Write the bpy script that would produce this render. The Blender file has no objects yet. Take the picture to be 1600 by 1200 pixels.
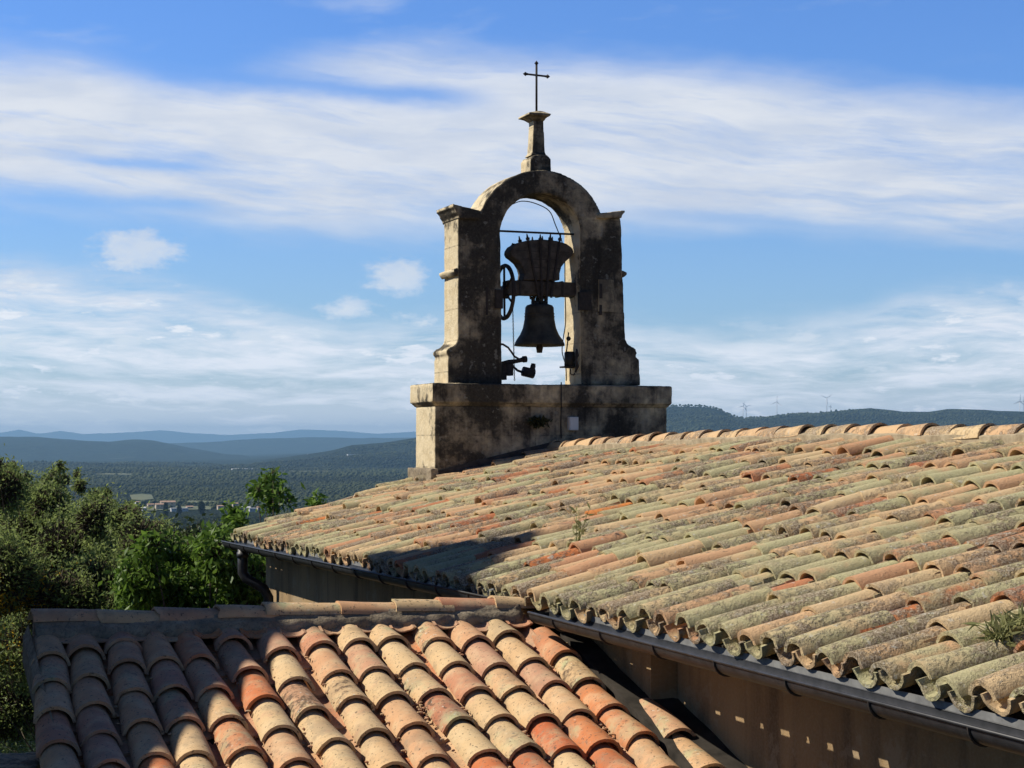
import bpy, math, random
import numpy as np
from mathutils import Vector
random.seed(7); rng = np.random.default_rng(11)
C = bpy.context.scene.collection; S = bpy.context.scene
# ------------------------------------------------------------------ camera, world, sun
F = 2800.0; HY = 697.0; AL = math.radians(21)            # focal in px of a 1600 wide frame, horizon row, eave azimuth
cam = bpy.data.cameras.new('camera'); co = bpy.data.objects.new('camera', cam); C.objects.link(co)
co.rotation_euler = (math.radians(90) + math.atan((HY - 600) / F), 0, 0)
cam.sensor_width = 36; cam.lens = 36 * F / 1600; cam.clip_end = 200000; cam.clip_start = .1
S.camera = co
Ev = Vector((-math.sin(AL), math.cos(AL), 0)); Rv = Vector((math.cos(AL), math.sin(AL), 0))   # along the eave (away), up the roof
SUN_EL = math.radians(45); DEL = math.radians(28)
sh = (-Rv) * math.cos(DEL) + Ev * math.sin(DEL)
sund = (sh * math.cos(SUN_EL) + Vector((0, 0, math.sin(SUN_EL)))).normalized()
sl = bpy.data.lights.new('sun', 'SUN'); so = bpy.data.objects.new('sun', sl); C.objects.link(so)
sl.energy = 5.0; sl.angle = math.radians(.5); sl.color = (1, .93, .80)
so.rotation_euler = sund.to_track_quat('Z', 'Y').to_euler(); so.location = (-20, 0, 30)
S.view_settings.view_transform = 'Standard'; S.view_settings.look = 'None'
S.view_settings.exposure = .20; S.view_settings.gamma = 1
S.render.engine = 'CYCLES'

class X:                                                   # a float socket with operators
    nt = None
    def __init__(s, v): s.v = v
    @staticmethod
    def m(op, *a, clamp=False):
        n = X.nt.nodes.new('ShaderNodeMath'); n.operation = op; n.use_clamp = clamp
        for i, q in enumerate(a):
            q = q.v if isinstance(q, X) else q
            if isinstance(q, (int, float)): n.inputs[i].default_value = q
            else: X.nt.links.new(q, n.inputs[i])
        return X(n.outputs[0])
    def __add__(s, o): return X.m('ADD', s, o)
    def __radd__(s, o): return X.m('ADD', s, o)
    def __sub__(s, o): return X.m('SUBTRACT', s, o)
    def __rsub__(s, o): return X.m('SUBTRACT', o, s)
    def __mul__(s, o): return X.m('MULTIPLY', s, o)
    def __rmul__(s, o): return X.m('MULTIPLY', s, o)
    def __truediv__(s, o): return X.m('DIVIDE', s, o)
def step(e0, e1, x):                                       # smoothstep
    n = X.nt.nodes.new('ShaderNodeMapRange'); n.interpolation_type = 'SMOOTHSTEP'
    for k, q in ((0, x), (1, e0), (2, e1)):
        q = q.v if isinstance(q, X) else q
        if isinstance(q, (int, float)): n.inputs[k].default_value = q
        else: X.nt.links.new(q, n.inputs[k])
    return X(n.outputs[0])
def comb(x, y, z):
    n = X.nt.nodes.new('ShaderNodeCombineXYZ')
    for k, q in enumerate((x, y, z)):
        q = q.v if isinstance(q, X) else q
        if isinstance(q, (int, float)): n.inputs[k].default_value = q
        else: X.nt.links.new(q, n.inputs[k])
    return n.outputs[0]
def noise(vec, scale, detail=4, rough=.55, dist=0.0, out=0):
    n = X.nt.nodes.new('ShaderNodeTexNoise'); n.inputs['Scale'].default_value = scale
    n.inputs['Detail'].default_value = detail; n.inputs['Roughness'].default_value = rough; n.inputs['Distortion'].default_value = dist
    if vec is not None: X.nt.links.new(vec, n.inputs['Vector'])
    return X(n.outputs[out])
def voro(vec, scale, rnd=1, feature='F1', out=0):
    n = X.nt.nodes.new('ShaderNodeTexVoronoi'); n.feature = feature
    n.inputs['Scale'].default_value = scale; n.inputs['Randomness'].default_value = rnd
    if vec is not None: X.nt.links.new(vec, n.inputs['Vector'])
    return X(n.outputs[out])
def mixc(f, a, b):
    n = X.nt.nodes.new('ShaderNodeMix'); n.data_type = 'RGBA'
    for k, q in ((0, f), (6, a), (7, b)):
        q = q.v if isinstance(q, X) else q
        if isinstance(q, (int, float)): n.inputs[k].default_value = q
        elif isinstance(q, tuple): n.inputs[k].default_value = (*q[:3], 1)
        else: X.nt.links.new(q, n.inputs[k])
    return n.outputs[2]
def ramp(f, stops):
    n = X.nt.nodes.new('ShaderNodeValToRGB'); cr = n.color_ramp
    while len(cr.elements) < len(stops): cr.elements.new(.5)
    for e, (p, c) in zip(cr.elements, stops): e.position = p; e.color = (*c, 1)
    X.nt.links.new(f.v if isinstance(f, X) else f, n.inputs[0]); return n.outputs[0]
def fcurve(x, x0, x1, pts, y0, y1):                        # piecewise curve of x
    n = X.nt.nodes.new('ShaderNodeFloatCurve'); cu = n.mapping.curves[0]
    ps = [((p - x0) / (x1 - x0), (q - y0) / (y1 - y0)) for p, q in pts]
    cu.points[0].location = ps[0]; cu.points[1].location = ps[-1]
    for p in ps[1:-1]: cu.points.new(*p)
    n.mapping.use_clip = False; n.mapping.update()
    t = X.m('DIVIDE', x - x0, x1 - x0, clamp=True)
    X.nt.links.new(t.v, n.inputs['Value']); return X(n.outputs[0]) * (y1 - y0) + y0

w = bpy.data.worlds.new('World'); S.world = w; w.use_nodes = True; nt = w.node_tree; X.nt = nt
bg = nt.nodes['Background']; bg.inputs[1].default_value = .092
sky = nt.nodes.new('ShaderNodeTexSky'); sky.sky_type = 'NISHITA'; sky.sun_disc = False
sky.sun_elevation = SUN_EL; sky.sun_rotation = math.atan2(sund.x, sund.y); sky.air_density = 1.0; sky.dust_density = .35; sky.ozone_density = 2.5
def build_sky():
    tc = nt.nodes.new('ShaderNodeTexCoord'); sp = nt.nodes.new('ShaderNodeSeparateXYZ'); nt.links.new(tc.outputs['Generated'], sp.inputs[0])
    x, y, z = [X(o) for o in sp.outputs]
    U = X.m('ARCTAN2', x, y) * 28; V = X.m('ARCSINE', z) * 28           # azimuth and elevation of the sky, 1 unit = 2 degrees
    warp = noise(comb(U * .22, V * .55, 3.1), 1.0, 3, .6) - .5
    warp2 = noise(comb(U * .9, V * 2.6, 7.7), 1.0, 5, .62) - .5
    st = noise(comb(U * .16 + V * .10, V * 1.5 + U * .14 + warp * 1.6, 0.0), 1.0, 7, .58)     # long streaks
    fine = noise(comb(U * .55 + V * .3, V * 4.2 + U * .5 + warp * 3, 5.0), 1.0, 6, .6)
    fine2 = noise(comb(U * 1.3 + V * .6, V * 11.0 + U * 1.1 + warp * 6, 8.0), 1.0, 7, .68)
    edge = warp * .9 + warp2 * .34 + (fine - .5) * .35
    top = fcurve(U, -10, 10, [(-10, 6.3), (-8, 6.12), (-6.5, 6.0), (-5, 5.75), (-3.6, 6.1), (-2, 6.42), (0, 6.28), (2, 6.1), (5, 5.75), (8, 5.4), (10, 5.3)], 4, 8)
    bot = fcurve(U, -10, 10, [(-10, 3.6), (-8, 3.5), (-5, 3.25), (-3, 3.05), (0, 3.2), (3, 3.15), (6, 2.95), (8, 2.85), (10, 2.8)], 2, 5)
    Ve = V + edge * .8
    band = step(top + .15, top - .75, Ve) * step(bot - .12, bot + .75, Ve)
    c1 = band * X.m('ADD', .98 + (st - .5) * 1.9, (fine - .5) * 1.0 + (fine2 - .5) * .7, clamp=True)
    wl = fcurve(U, -10, 10, [(-10, 6.5), (-6.5, 5.95), (-5.3, 5.75), (-4, 5.6), (-2.5, 5.5), (-1, 5.42), (0.5, 5.4), (10, 5.5)], 4, 8)
    dv = (V + warp2 * .3 - wl) / .2
    wedge = X.m('EXPONENT', dv * dv * -1) * step(-7.2, -5, U) * step(.2, -1.4, U)
    dv = (V + warp2 * .25 + U * .045 - 4.03) / .09
    w2 = X.m('EXPONENT', dv * dv * -1) * step(-7.4, -6, U) * step(-4.2, -5.2, U)
    dv = (V + warp2 * .25 + U * .03 - 3.52) / .11
    w3 = X.m('EXPONENT', dv * dv * -1) * step(-8.6, -7, U) * step(-4.2, -5.2, U)
    dv = (V + warp2 * .25 + U * .11 - 3.9) / .1
    w4 = X.m('EXPONENT', dv * dv * -1) * step(1.0, 3, U) * step(6.5, 5, U)
    c1 = c1 * (1 - .85 * wedge) * (1 - .7 * w2) * (1 - .7 * w3) * (1 - .45 * w4)
    # lower hazy decks
    low = fcurve(U, -10, 10, [(-10, 3.0), (-8, 2.95), (-6, 2.75), (-4.5, 2.4), (-3, 2.1), (-1, 2.15), (2, 2.0), (5, 2.1), (6.5, 2.4), (10, 2.3)], 1, 4)
    lowm = step(low + .15, low - .55, V + edge * .9)
    st2 = noise(comb(U * .45, V * 3.2 + warp * 2.4, 11.0), 1.0, 8, .66)
    c2 = lowm * X.m('ADD', .62 + (st2 - .5) * 3.0, (fine - .5) * 1.3, clamp=True)
    cu = noise(comb(U * .95 + 3, V * 3.1 + warp * .6, 51.0), 1.0, 8, .62); c2b = step(.51, .64, cu) * lowm * .95
    c2 = X.m('MAXIMUM', c2, c2b)
    c2 = X.m('MAXIMUM', c2, step(1.5, .1, V) * .75)
    # small cumulus puffs
    pn = noise(comb(U * 1.5, V * 3.0, 2.0), 1.5, 8, .68)
    pf = None
    for (px, py, rx, ry, a) in [(220, 397, 62, 28, 1), (205, 420, 48, 16, .7), (622, 432, 46, 26, 1), (600, 445, 30, 16, .7), (35, 448, 48, 22, .8), (545, 484, 50, 18, .7), (650, 500, 50, 16, .5), (400, 528, 62, 20, .8), (205, 537, 60, 20, .7), (40, 545, 50, 20, .7),
                            (1250, 530, 45, 14, .7), (1240, 590, 60, 14, .5), (460, 600, 80, 18, .6), (230, 630, 80, 18, .6), (1370, 578, 30, 12, .6), (1500, 620, 90, 12, .5), (90, 610, 70, 12, .5), (1330, 500, 60, 10, .3)]:
        du = (U - (px - 800) / 100) / (rx / 125); dd = (V - (HY - py) / 100) / (ry / 115)
        g = X.m('EXPONENT', (du * du + dd * dd) * -.7) * a
        pf = g if pf is None else X.m('MAXIMUM', pf, g)
    c3 = step(.02, .62, pf * .95 - (.56 - pn) * 1.7 * (1.15 - pf * .5)) * .66 * step(.04, .25, pf)
    top2 = noise(comb(U * .28 + 4, V * 1.3 - U * .1 + warp, 21.0), 1.0, 6, .6)
    c4 = step(.52, .8, top2) * step(5.6, 6.4, V) * .45 * step(9, 6, V)
    cov = X.m('MAXIMUM', X.m('MAXIMUM', c1, c2), X.m('MAXIMUM', c3, c4))
    cov = X.m('MULTIPLY', cov, step(-.2, .12, V) * step(26, 14, X.m('ABSOLUTE', U)), clamp=True)
    shade = noise(comb(U * .5, V * 2.2 + warp, 31.0), 1.0, 5, .6)
    ccol = mixc(step(.3, .7, shade), (6.1, 6.7, 7.9), (7.6, 7.9, 8.5))
    ccol = mixc(step(.25, .75, c3) * step(.35, .6, noise(comb(U * 3, V * 5 + .3, 41.0), 1.0, 5, .6)), ccol, (8.4, 8.3, 8.2))
    ccol = mixc(c2b, ccol, mixc(step(.4, .6, noise(comb(U * 1.9, V * 6.5, 61.0), 1.0, 5, .6)), (6.6, 7.1, 8.0), (9.0, 9.1, 9.3)))
    ccol = mixc(step(3.4, .2, V), ccol, (11.5, 11.6, 12.0))
    ccol = mixc(step(.9, .1, V) * .8, ccol, (20.5, 19.0, 18.0))
    hs = nt.nodes.new('ShaderNodeMix'); hs.data_type = 'RGBA'; hs.blend_type = 'MULTIPLY'; hs.inputs[0].default_value = 1
    nt.links.new(sky.outputs[0], hs.inputs[6])
    tint = mixc(step(.0, 7.0, V), (.84, 1.02, 1.30), (.62, .95, 1.52))
    tint = mixc(step(8, 22, V), tint, (.15, .23, .42)); tint = mixc(step(20, 40, X.m('ABSOLUTE', U)) * .6, tint, (.16, .22, .36))
    nt.links.new(tint, hs.inputs[7])
    return mixc(cov, hs.outputs[2], ccol)
nt.links.new(build_sky(), bg.inputs[0])

# ------------------------------------------------------------------ materials
def mat(name, rough=.85, spec=.3):
    m = bpy.data.materials.new(name); m.use_nodes = True; X.nt = m.node_tree
    p = m.node_tree.nodes['Principled BSDF']; p.inputs['Roughness'].default_value = rough
    p.inputs['Specular IOR Level'].default_value = spec
    return m, p
def setc(p, c):
    if isinstance(c, tuple): p.inputs['Base Color'].default_value = (*c, 1)
    else: X.nt.links.new(c, p.inputs['Base Color'])
def bump(p, h, strength, dist):
    b = X.nt.nodes.new('ShaderNodeBump'); b.inputs['Strength'].default_value = strength; b.inputs['Distance'].default_value = dist
    X.nt.links.new(h.v, b.inputs['Height']); X.nt.links.new(b.outputs[0], p.inputs['Normal'])
def ocoord():
    return X.nt.nodes.new('ShaderNodeTexCoord').outputs['Object']
def attr(name='tint'):
    a = X.nt.nodes.new('ShaderNodeAttribute'); a.attribute_name = name
    s = X.nt.nodes.new('ShaderNodeSeparateColor'); X.nt.links.new(a.outputs['Color'], s.inputs[0])
    return [X(o) for o in s.outputs[:3]]
def xyz(vec):
    s = X.nt.nodes.new('ShaderNodeSeparateXYZ'); X.nt.links.new(vec, s.inputs[0]); return [X(o) for o in s.outputs]
def voff(vec, r, k):
    n = X.nt.nodes.new('ShaderNodeVectorMath'); n.operation = 'ADD'; X.nt.links.new(vec, n.inputs[0])
    X.nt.links.new(comb(r * k, r * (k * .7), r * (-k * .4)), n.inputs[1]); return n.outputs[0]

def tile_fresh():
    m, p = mat('annex_tile', .8, .25); oc = ocoord(); r, g, b = attr(); oc2 = voff(oc, g, 37.0)
    base = ramp(r, [(0, (.61, .445, .24)), (.3, (.59, .385, .20)), (.42, (.57, .32, .165)), (.62, (.46, .24, .15)), (.74, (.55, .20, .075)), (.9, (.50, .12, .04)), (1, (.34, .18, .11))])
    n1 = noise(oc2, 7, 4, .6); n2 = noise(oc2, 26, 5, .65); n3 = noise(oc2, 120, 3, .7)
    c = mixc(step(.40, .72, n1) * .55, base, (.66, .50, .30))
    c = mixc(step(.50, .78, noise(oc2, 11, 4, .6)) * .4 * g, c, (.55, .25, .17))
    c = mixc(step(.50, .72, n1) * step(.35, .9, b) * .8, c, (.36, .38, .20))
    c = mixc(step(.48, .64, noise(oc, 4, 6, .7)) * .38, c, (.22, .165, .11))
    c = mixc(step(.55, .62, noise(oc2, 16, 6, .75)) * .45, c, (.30, .23, .15))
    c = mixc(step(.48, .66, n3) * .16, c, (.30, .19, .12))
    c = mixc(step(.58, .67, n2) * step(.35, .9, b) * .85, c, (.085, .065, .05))
    c = mixc(step(.52, .62, n2 * .6 + noise(oc2, 5, 2, .5) * .4) * step(.93, .99, b) * .85, c, (.10, .065, .04))
    c = mixc(step(.63, .69, noise(oc2, 60, 2, .5)) * .75, c, (.10, .075, .05))
    c = mixc(step(.64, .70, noise(oc2, 42, 3, .5)) * step(.5, .9, b) * .5, c, (.62, .62, .52))
    setc(p, c); bump(p, n2 * .5 + n3 * .4, .35, .006); return m
def tile_old():
    m, p = mat('lichen_tile', .92, .12); oc = ocoord(); r, g, b = attr(); oc2 = voff(oc, g, 23.0)
    base = ramp(r, [(0, (.60, .45, .26)), (.3, (.59, .40, .225)), (.6, (.56, .335, .19)), (.8, (.53, .27, .15)), (.95, (.47, .17, .08)), (1, (.66, .24, .07))])
    big = noise(oc, .9, 4, .6); n1 = noise(oc2, 6, 5, .65); n2 = noise(oc2, 24, 5, .7); n3 = noise(oc2, 95, 4, .7); n4 = noise(oc, 3.2, 5, .7)
    sg = step(.44, .66, n1 * .55 + n4 * .30 + b * .46 - .135)
    c = mixc(sg * .80, base, ramp(n3, [(.3, (.31, .315, .17)), (.7, (.51, .505, .30))]))
    c = mixc(step(.5, .75, n2) * .45, c, (.40, .30, .19))
    crust = step(.48, .57, n2 * .55 + n4 * .5) * step(.47, .61, big * .45 + n4 * .45 + g * .17)
    c = mixc(crust * .82, c, ramp(n3, [(.38, (.10, .072, .052)), (.50, (.26, .195, .14)), (.64, (.54, .47, .37))]))
    c = mixc(step(.60, .68, noise(oc2, 30, 4, .65)) * .5, c, (.14, .105, .075))
    c = mixc(step(.63, .70, noise(oc2, 22, 3, .6)) * .5, c, (.60, .58, .50))
    c = mixc(step(.70, .76, noise(oc, 9, 4, .65)) * .8, c, (.48, .20, .04))
    setc(p, c); bump(p, n2 * .7 + n3 * .6 + crust * .8, .8, .012); return m
def stone_mat(name='gable_stone', dark=1.0, joints=True):
    m, p = mat(name, .93, .1); oc = ocoord(); x, y, z = xyz(oc)
    n1 = noise(oc, 2.4, 6, .66); n2 = noise(oc, 9, 6, .7); n3 = noise(oc, 45, 5, .7); n4 = noise(oc, 1.1, 4, .6)
    c = ramp(n2, [(.3, (.52, .42, .26)), (.5, (.67, .56, .37)), (.72, (.74, .64, .45))])
    c = mixc(step(.45, .7, n3) * .15, c, (.36, .29, .19))
    if joints:
        fx = X.m('FRACT', x * 1.9 + X.m('FLOOR', z * 3.1 + .3) * .43); fz = X.m('FRACT', z * 3.1 + .3)
        jj = X.m('MAXIMUM', step(.030, .012, X.m('ABSOLUTE', fz - .5)), step(.018, .006, X.m('ABSOLUTE', fx - .5)))
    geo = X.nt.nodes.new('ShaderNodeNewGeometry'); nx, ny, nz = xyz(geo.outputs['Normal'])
    along_eave = nx * Ev.x + ny * Ev.y                               # front faces get black lichen and also shade put into the colour
    fr = X.m('MAXIMUM', step(.35, .75, along_eave * -1), step(.25, .6, nz * -1)); up = step(.3, .8, nz)
    st = noise(comb(x * 7, y * 7, z * .8), 1.0, 4, .6)
    th = (n1 - .5) * 1.7 + (n2 - .5) * .7 + (n4 - .5) * .9 + (st - .5) * .5 + fr * .22 + up * .22
    c = mixc(step(-.25, .15, th) * fr * .82 * dark, c, ramp(n2, [(.3, (.10, .086, .066)), (.7, (.25, .212, .16))]))  # broad darker coat deepens the shade on front faces and undersides by colour
    blk = step(.06, .34, th + (n3 - .5) * .25) * dark
    c = mixc(blk * .93, c, ramp(n3, [(.35, (.020, .019, .017)), (.62, (.058, .053, .046)), (.76, (.18, .17, .15))]))
    if joints: c = mixc(jj * .5 * step(.4, .6, n2), c, (.05, .042, .034))
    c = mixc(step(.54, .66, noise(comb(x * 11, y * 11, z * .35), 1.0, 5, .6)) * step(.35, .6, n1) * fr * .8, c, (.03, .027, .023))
    c = mixc(step(.62, .72, n2 * .6 + n3 * .4) * .5 * up, c, (.13, .14, .07))
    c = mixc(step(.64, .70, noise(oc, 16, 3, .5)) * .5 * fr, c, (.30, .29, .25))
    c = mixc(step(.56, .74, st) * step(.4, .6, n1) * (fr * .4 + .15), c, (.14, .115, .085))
    setc(p, c); bump(p, n2 * .5 + n3 * .6, .8, .016); return m
def plaster():
    m, p = mat('render_plaster', .95, .1); oc = ocoord(); x, y, z = xyz(oc)
    n1 = noise(oc, 1.2, 5, .6); n2 = noise(comb(x * 6, y * 6, z * .7), 1, 4, .6); n3 = noise(oc, 60, 4, .7)
    c = ramp(n1, [(.3, (.27, .18, .092)), (.7, (.41, .285, .155))])
    c = mixc(step(.45, .7, n2) * .65, c, (.10, .075, .05)); c = mixc(step(.55, .6, noise(oc, 2.6, 6, .7)) * .35, c, (.40, .33, .23)); c = mixc(step(.4, .7, n3) * .25, c, (.45, .36, .25))
    setc(p, c); bump(p, n3, .5, .006); return m
def mortar():
    m, p = mat('mortar', .95, .1); oc = ocoord(); n1 = noise(oc, 5, 6, .7); n3 = noise(oc, 50, 5, .7)
    c = ramp(n1, [(.3, (.16, .13, .095)), (.55, (.33, .27, .19)), (.75, (.46, .38, .27))])
    c = mixc(step(.5, .62, n3) * .5, c, (.07, .06, .05)); c = mixc(step(.6, .7, n3) * .5, c, (.45, .42, .36))
    setc(p, c); bump(p, n1 + n3 * .5, .9, .02); return m
def simple(name, a, b, sc=20, rough=.6, spec=.4, metal=0.0, bp=.2):
    m, p = mat(name, rough, spec); oc = ocoord(); n = noise(oc, sc, 5, .65)
    setc(p, ramp(n, [(.35, a), (.65, b)])); p.inputs['Metallic'].default_value = metal
    if bp: bump(p, n, bp, .004)
    return m
def leafm(name, a, b, trans=.35, rough=.5, alt=None):
    m, p = mat(name, rough, .35); r, g, _ = attr(); c = ramp(r, [(0, a), (1, b)])
    if alt: c = mixc(step(.5, .6, g), c, alt)
    setc(p, c); t = X.nt.nodes.new('ShaderNodeBsdfTranslucent'); X.nt.links.new(c, t.inputs[0])
    mx = X.nt.nodes.new('ShaderNodeMixShader'); mx.inputs[0].default_value = trans
    X.nt.links.new(p.outputs[0], mx.inputs[1]); X.nt.links.new(t.outputs[0], mx.inputs[2])
    X.nt.links.new(mx.outputs[0], X.nt.nodes['Material Output'].inputs[0]); return m
def terrain_mat():
    m, p = mat('land', .95, .05); oc = ocoord()
    n1 = noise(oc, .0011, 6, .6); n2 = noise(oc, .012, 6, .7); n3 = noise(oc, .05, 5, .7)
    c = ramp(n2 * .5 + n3 * .5, [(.35, (.012, .020, .008)), (.55, (.032, .045, .018)), (.68, (.07, .08, .035))])
    c = mixc(step(.63, .68, n1) * step(.4, .6, n2) * .8, c, (.17, .16, .075))
    c = mixc(step(.66, .70, noise(oc, .004, 6, .7)) * .6, c, (.26, .20, .13))
    setc(p, c); bump(p, n1 * 20 + n2 * 5 + n3, 1.0, 22.0); return m
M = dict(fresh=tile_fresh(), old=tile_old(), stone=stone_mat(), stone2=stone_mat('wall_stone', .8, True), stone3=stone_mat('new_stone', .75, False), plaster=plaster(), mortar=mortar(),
         lead=simple('lead_flashing', (.045, .04, .035), (.10, .088, .075), 9, .85, .1), gutter=simple('painted_gutter', (.014, .015, .017), (.034, .034, .038), 14, .5, .45),
         iron=simple('rusty_iron', (.018, .015, .013), (.045, .034, .028), 30, .75, .4, 0, .4), bronze=simple('bell_bronze', (.036, .034, .027), (.085, .076, .056), 8, .7, .3, .2, .3),
         wood=simple('old_wood', (.045, .038, .032), (.11, .095, .08), 12, .9, .2, 0, .5), white=simple('white_plastic', (.62, .62, .60), (.72, .72, .70), 5, .5),
         motor=simple('black_motor', (.015, .015, .016), (.03, .03, .03), 9, .5), cable=simple('black_cable', (.012, .012, .012), (.02, .02, .02), 9, .6),
         bark=simple('bark', (.06, .048, .035), (.14, .115, .085), 18, .95, .1, 0, .8), land=terrain_mat(),
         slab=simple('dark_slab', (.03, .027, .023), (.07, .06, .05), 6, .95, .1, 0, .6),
         wash=simple('village_wall', (.42, .34, .25), (.55, .46, .35), .3, .9), vroof=simple('village_roof', (.32, .20, .14), (.42, .28, .19), .3, .9), vwin=simple('dark_window', (.02, .02, .03), (.03, .03, .04), 1, .3),
         pale=simple('pale_roof', (.5, .5, .48), (.6, .6, .58), .2, .7), turb=simple('turbine_white', (.7, .7, .7), (.8, .8, .8), 1, .5))
M['buff'] = simple('buff_mortar', (.26, .21, .14), (.46, .38, .26), 16, .95, .1, 0, .9); M['zinc'] = simple('zinc_flange', (.16, .16, .16), (.26, .26, .25), 12, .5, .4)
M['leaf1'] = leafm('willow_leaf', (.10, .145, .040), (.32, .385, .125), .58, .6, (.60, .38, .04))
M['leaf2'] = leafm('broad_leaf', (.060, .125, .018), (.20, .32, .05), .45, .5)
M['leaf3'] = leafm('mid_leaf', (.030, .050, .016), (.085, .115, .040), .25, .6)
M['forest'] = leafm('forest_leaf', (.012, .021, .008), (.070, .088, .030), .25, .9)
M['weed'] = leafm('weed_leaf', (.16, .18, .06), (.36, .35, .16), .4, .7)
M['darkweed'] = leafm('dark_weed', (.012, .018, .006), (.04, .05, .018), .2, .7)

# ------------------------------------------------------------------ mesh helpers; most building work is done in the frame (q up the roof, s along the eave, z)
def W(q, s, z): return Rv * q + Ev * s + Vector((0, 0, z))
class MB:
    def __init__(s): s.v = []; s.f = []; s.t = []; s.n = 0
    def add(s, v, f, t=(0, 0, 0)):
        v = np.asarray(v, float); s.v.append(v); k = len(v)
        s.f += [tuple(int(i) + s.n for i in q) for q in f]
        t = np.asarray(t, float); s.t.append(np.tile(t, (k, 1)) if t.ndim == 1 else t); s.n += k; return s
    def box(s, a, b, t=(0, 0, 0)):
        (x0, y0, z0), (x1, y1, z1) = a, b
        v = [(x, y, z) for z in (z0, z1) for y in (y0, y1) for x in (x0, x1)]
        return s.add(v, [(0, 2, 3, 1), (4, 5, 7, 6), (0, 1, 5, 4), (2, 6, 7, 3), (0, 4, 6, 2), (1, 3, 7, 5)], t)
    def tube(s, pts, r, n=8, t=(0, 0, 0), cap=True):
        pts = [np.asarray(p, float) for p in pts]; R = r if hasattr(r, '__len__') else [r] * len(pts); V = []; up = None
        for i, p in enumerate(pts):
            d = (pts[min(i + 1, len(pts) - 1)] - pts[max(i - 1, 0)]); d = d / (np.linalg.norm(d) + 1e-9)
            if up is None: up = np.array([0, 0, 1.]) if abs(d[2]) < .9 else np.array([1., 0, 0])
            a = np.cross(d, up); a /= np.linalg.norm(a) + 1e-9; b = np.cross(a, d); up = b
            for k in range(n):
                an = 2 * math.pi * k / n; V.append(p + R[i] * (math.cos(an) * a + math.sin(an) * b))
        Fc = [(i * n + k, i * n + (k + 1) % n, (i + 1) * n + (k + 1) % n, (i + 1) * n + k) for i in range(len(pts) - 1) for k in range(n)]
        if cap: Fc += [tuple(range(n))[::-1], tuple((len(pts) - 1) * n + k for k in range(n))]
        return s.add(V, Fc, t)
    def lathe(s, prof, c, axis='z', n=32, t=(0, 0, 0)):
        V = []
        for (r, h) in prof:
            for k in range(n):
                a = 2 * math.pi * k / n
                V.append((c[0] + r * math.cos(a), c[1] + r * math.sin(a), c[2] + h) if axis == 'z' else (c[0] + h, c[1] + r * math.cos(a), c[2] + r * math.sin(a)))
        Fc = [(i * n + k, i * n + (k + 1) % n, (i + 1) * n + (k + 1) % n, (i + 1) * n + k) for i in range(len(prof) - 1) for k in range(n)]
        Fc += [tuple(range(n))[::-1], tuple((len(prof) - 1) * n + k for k in range(n))]
        return s.add(V, Fc, t)
    def prism(s, poly, y0, y1, t=(0, 0, 0)):                   # poly in (x, z), extruded along y
        n = len(poly); V = [(x, y0, z) for x, z in poly] + [(x, y1, z) for x, z in poly]
        return s.add(V, [tuple(range(n)), tuple(range(n, 2 * n))[::-1]] + [(i, n + i, n + (i + 1) % n, (i + 1) % n) for i in range(n)], t)
    def build(s, name, m, parent=None, smooth=False, org=None, recalc=True, shift=None):
        v = np.concatenate(s.v) - (np.array(shift) if shift is not None else 0)
        me = bpy.data.meshes.new(name); me.from_pydata(v.tolist(), [], s.f)
        if recalc:
            import bmesh
            bm = bmesh.new(); bm.from_mesh(me); bmesh.ops.recalc_face_normals(bm, faces=bm.faces); bm.to_mesh(me); bm.free()
        a = me.color_attributes.new('tint', 'FLOAT_COLOR', 'POINT'); t = np.concatenate(s.t)
        a.data.foreach_set('color', np.c_[t, np.ones(len(t))].ravel())
        if smooth: me.polygons.foreach_set('use_smooth', [True] * len(me.polygons))
        me.materials.append(m); o = bpy.data.objects.new(name, me); C.objects.link(o)
        if parent: o.parent = parent
        return o
def tag(o, label=None, cat=None, group=None, kind=None):
    for k, q in (('label', label), ('category', cat), ('group', group), ('kind', kind)):
        if q: o[k] = q
    return o
def thing(name, loc, label, cat, rz=0.0, group=None):
    o = bpy.data.objects.new(name, None); C.objects.link(o); o.location = loc; o.rotation_euler = (0, 0, rz); o.empty_display_size = .3
    return tag(o, label, cat, group)
def hthing(name, qsz, label, cat, group=None):              # a thing whose children are written in (q, s, z): its local frame is the house frame
    o = thing(name, W(*qsz), label, cat, AL, group); o['_b'] = 0; del o['_b']; BASE[o.name] = qsz; return o
BASE = {}
def hb(mb, name, m, root, smooth=False, parent=None, recalc=True):
    return mb.build(name, m, parent or root, smooth, recalc=recalc, shift=BASE[root.name])
def qz(x, y, s):                                            # pixel -> (q, z) on the plane s
    k = (x - 800) / F; d = s / (math.cos(AL) - math.sin(AL) * k)
    return d * (math.cos(AL) * k + math.sin(AL)), (HY - y) / F * d
def qs(x, y, z=None, q=None):                               # pixel -> (q, s, z) at height z or at plane q
    k = (x - 800) / F
    d = z / ((HY - y) / F) if z is not None else q / (math.cos(AL) * k + math.sin(AL))
    return d * (math.cos(AL) * k + math.sin(AL)), d * (math.cos(AL) - math.sin(AL) * k), (HY - y) / F * d
def at(x, y, depth): return Vector(((x - 800) / F * depth, depth, (HY - y) / F * depth))
def weather(o, vox=.018, disp=.012, size=.12):
    r = o.modifiers.new('remesh', 'REMESH'); r.mode = 'VOXEL'; r.voxel_size = vox; r.use_smooth_shade = True
    for sz, st in ((size, disp), (size * .3, disp * .5)):
        t = bpy.data.textures.new('stone_noise', 'CLOUDS'); t.noise_scale = sz; t.noise_depth = 4
        d = o.modifiers.new('erode', 'DISPLACE'); d.texture = t; d.strength = st; d.mid_level = .6; d.texture_coords = 'GLOBAL'
def interp(x, pts): return float(np.interp(x, [p[0] for p in pts], [p[1] for p in pts]))

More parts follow.
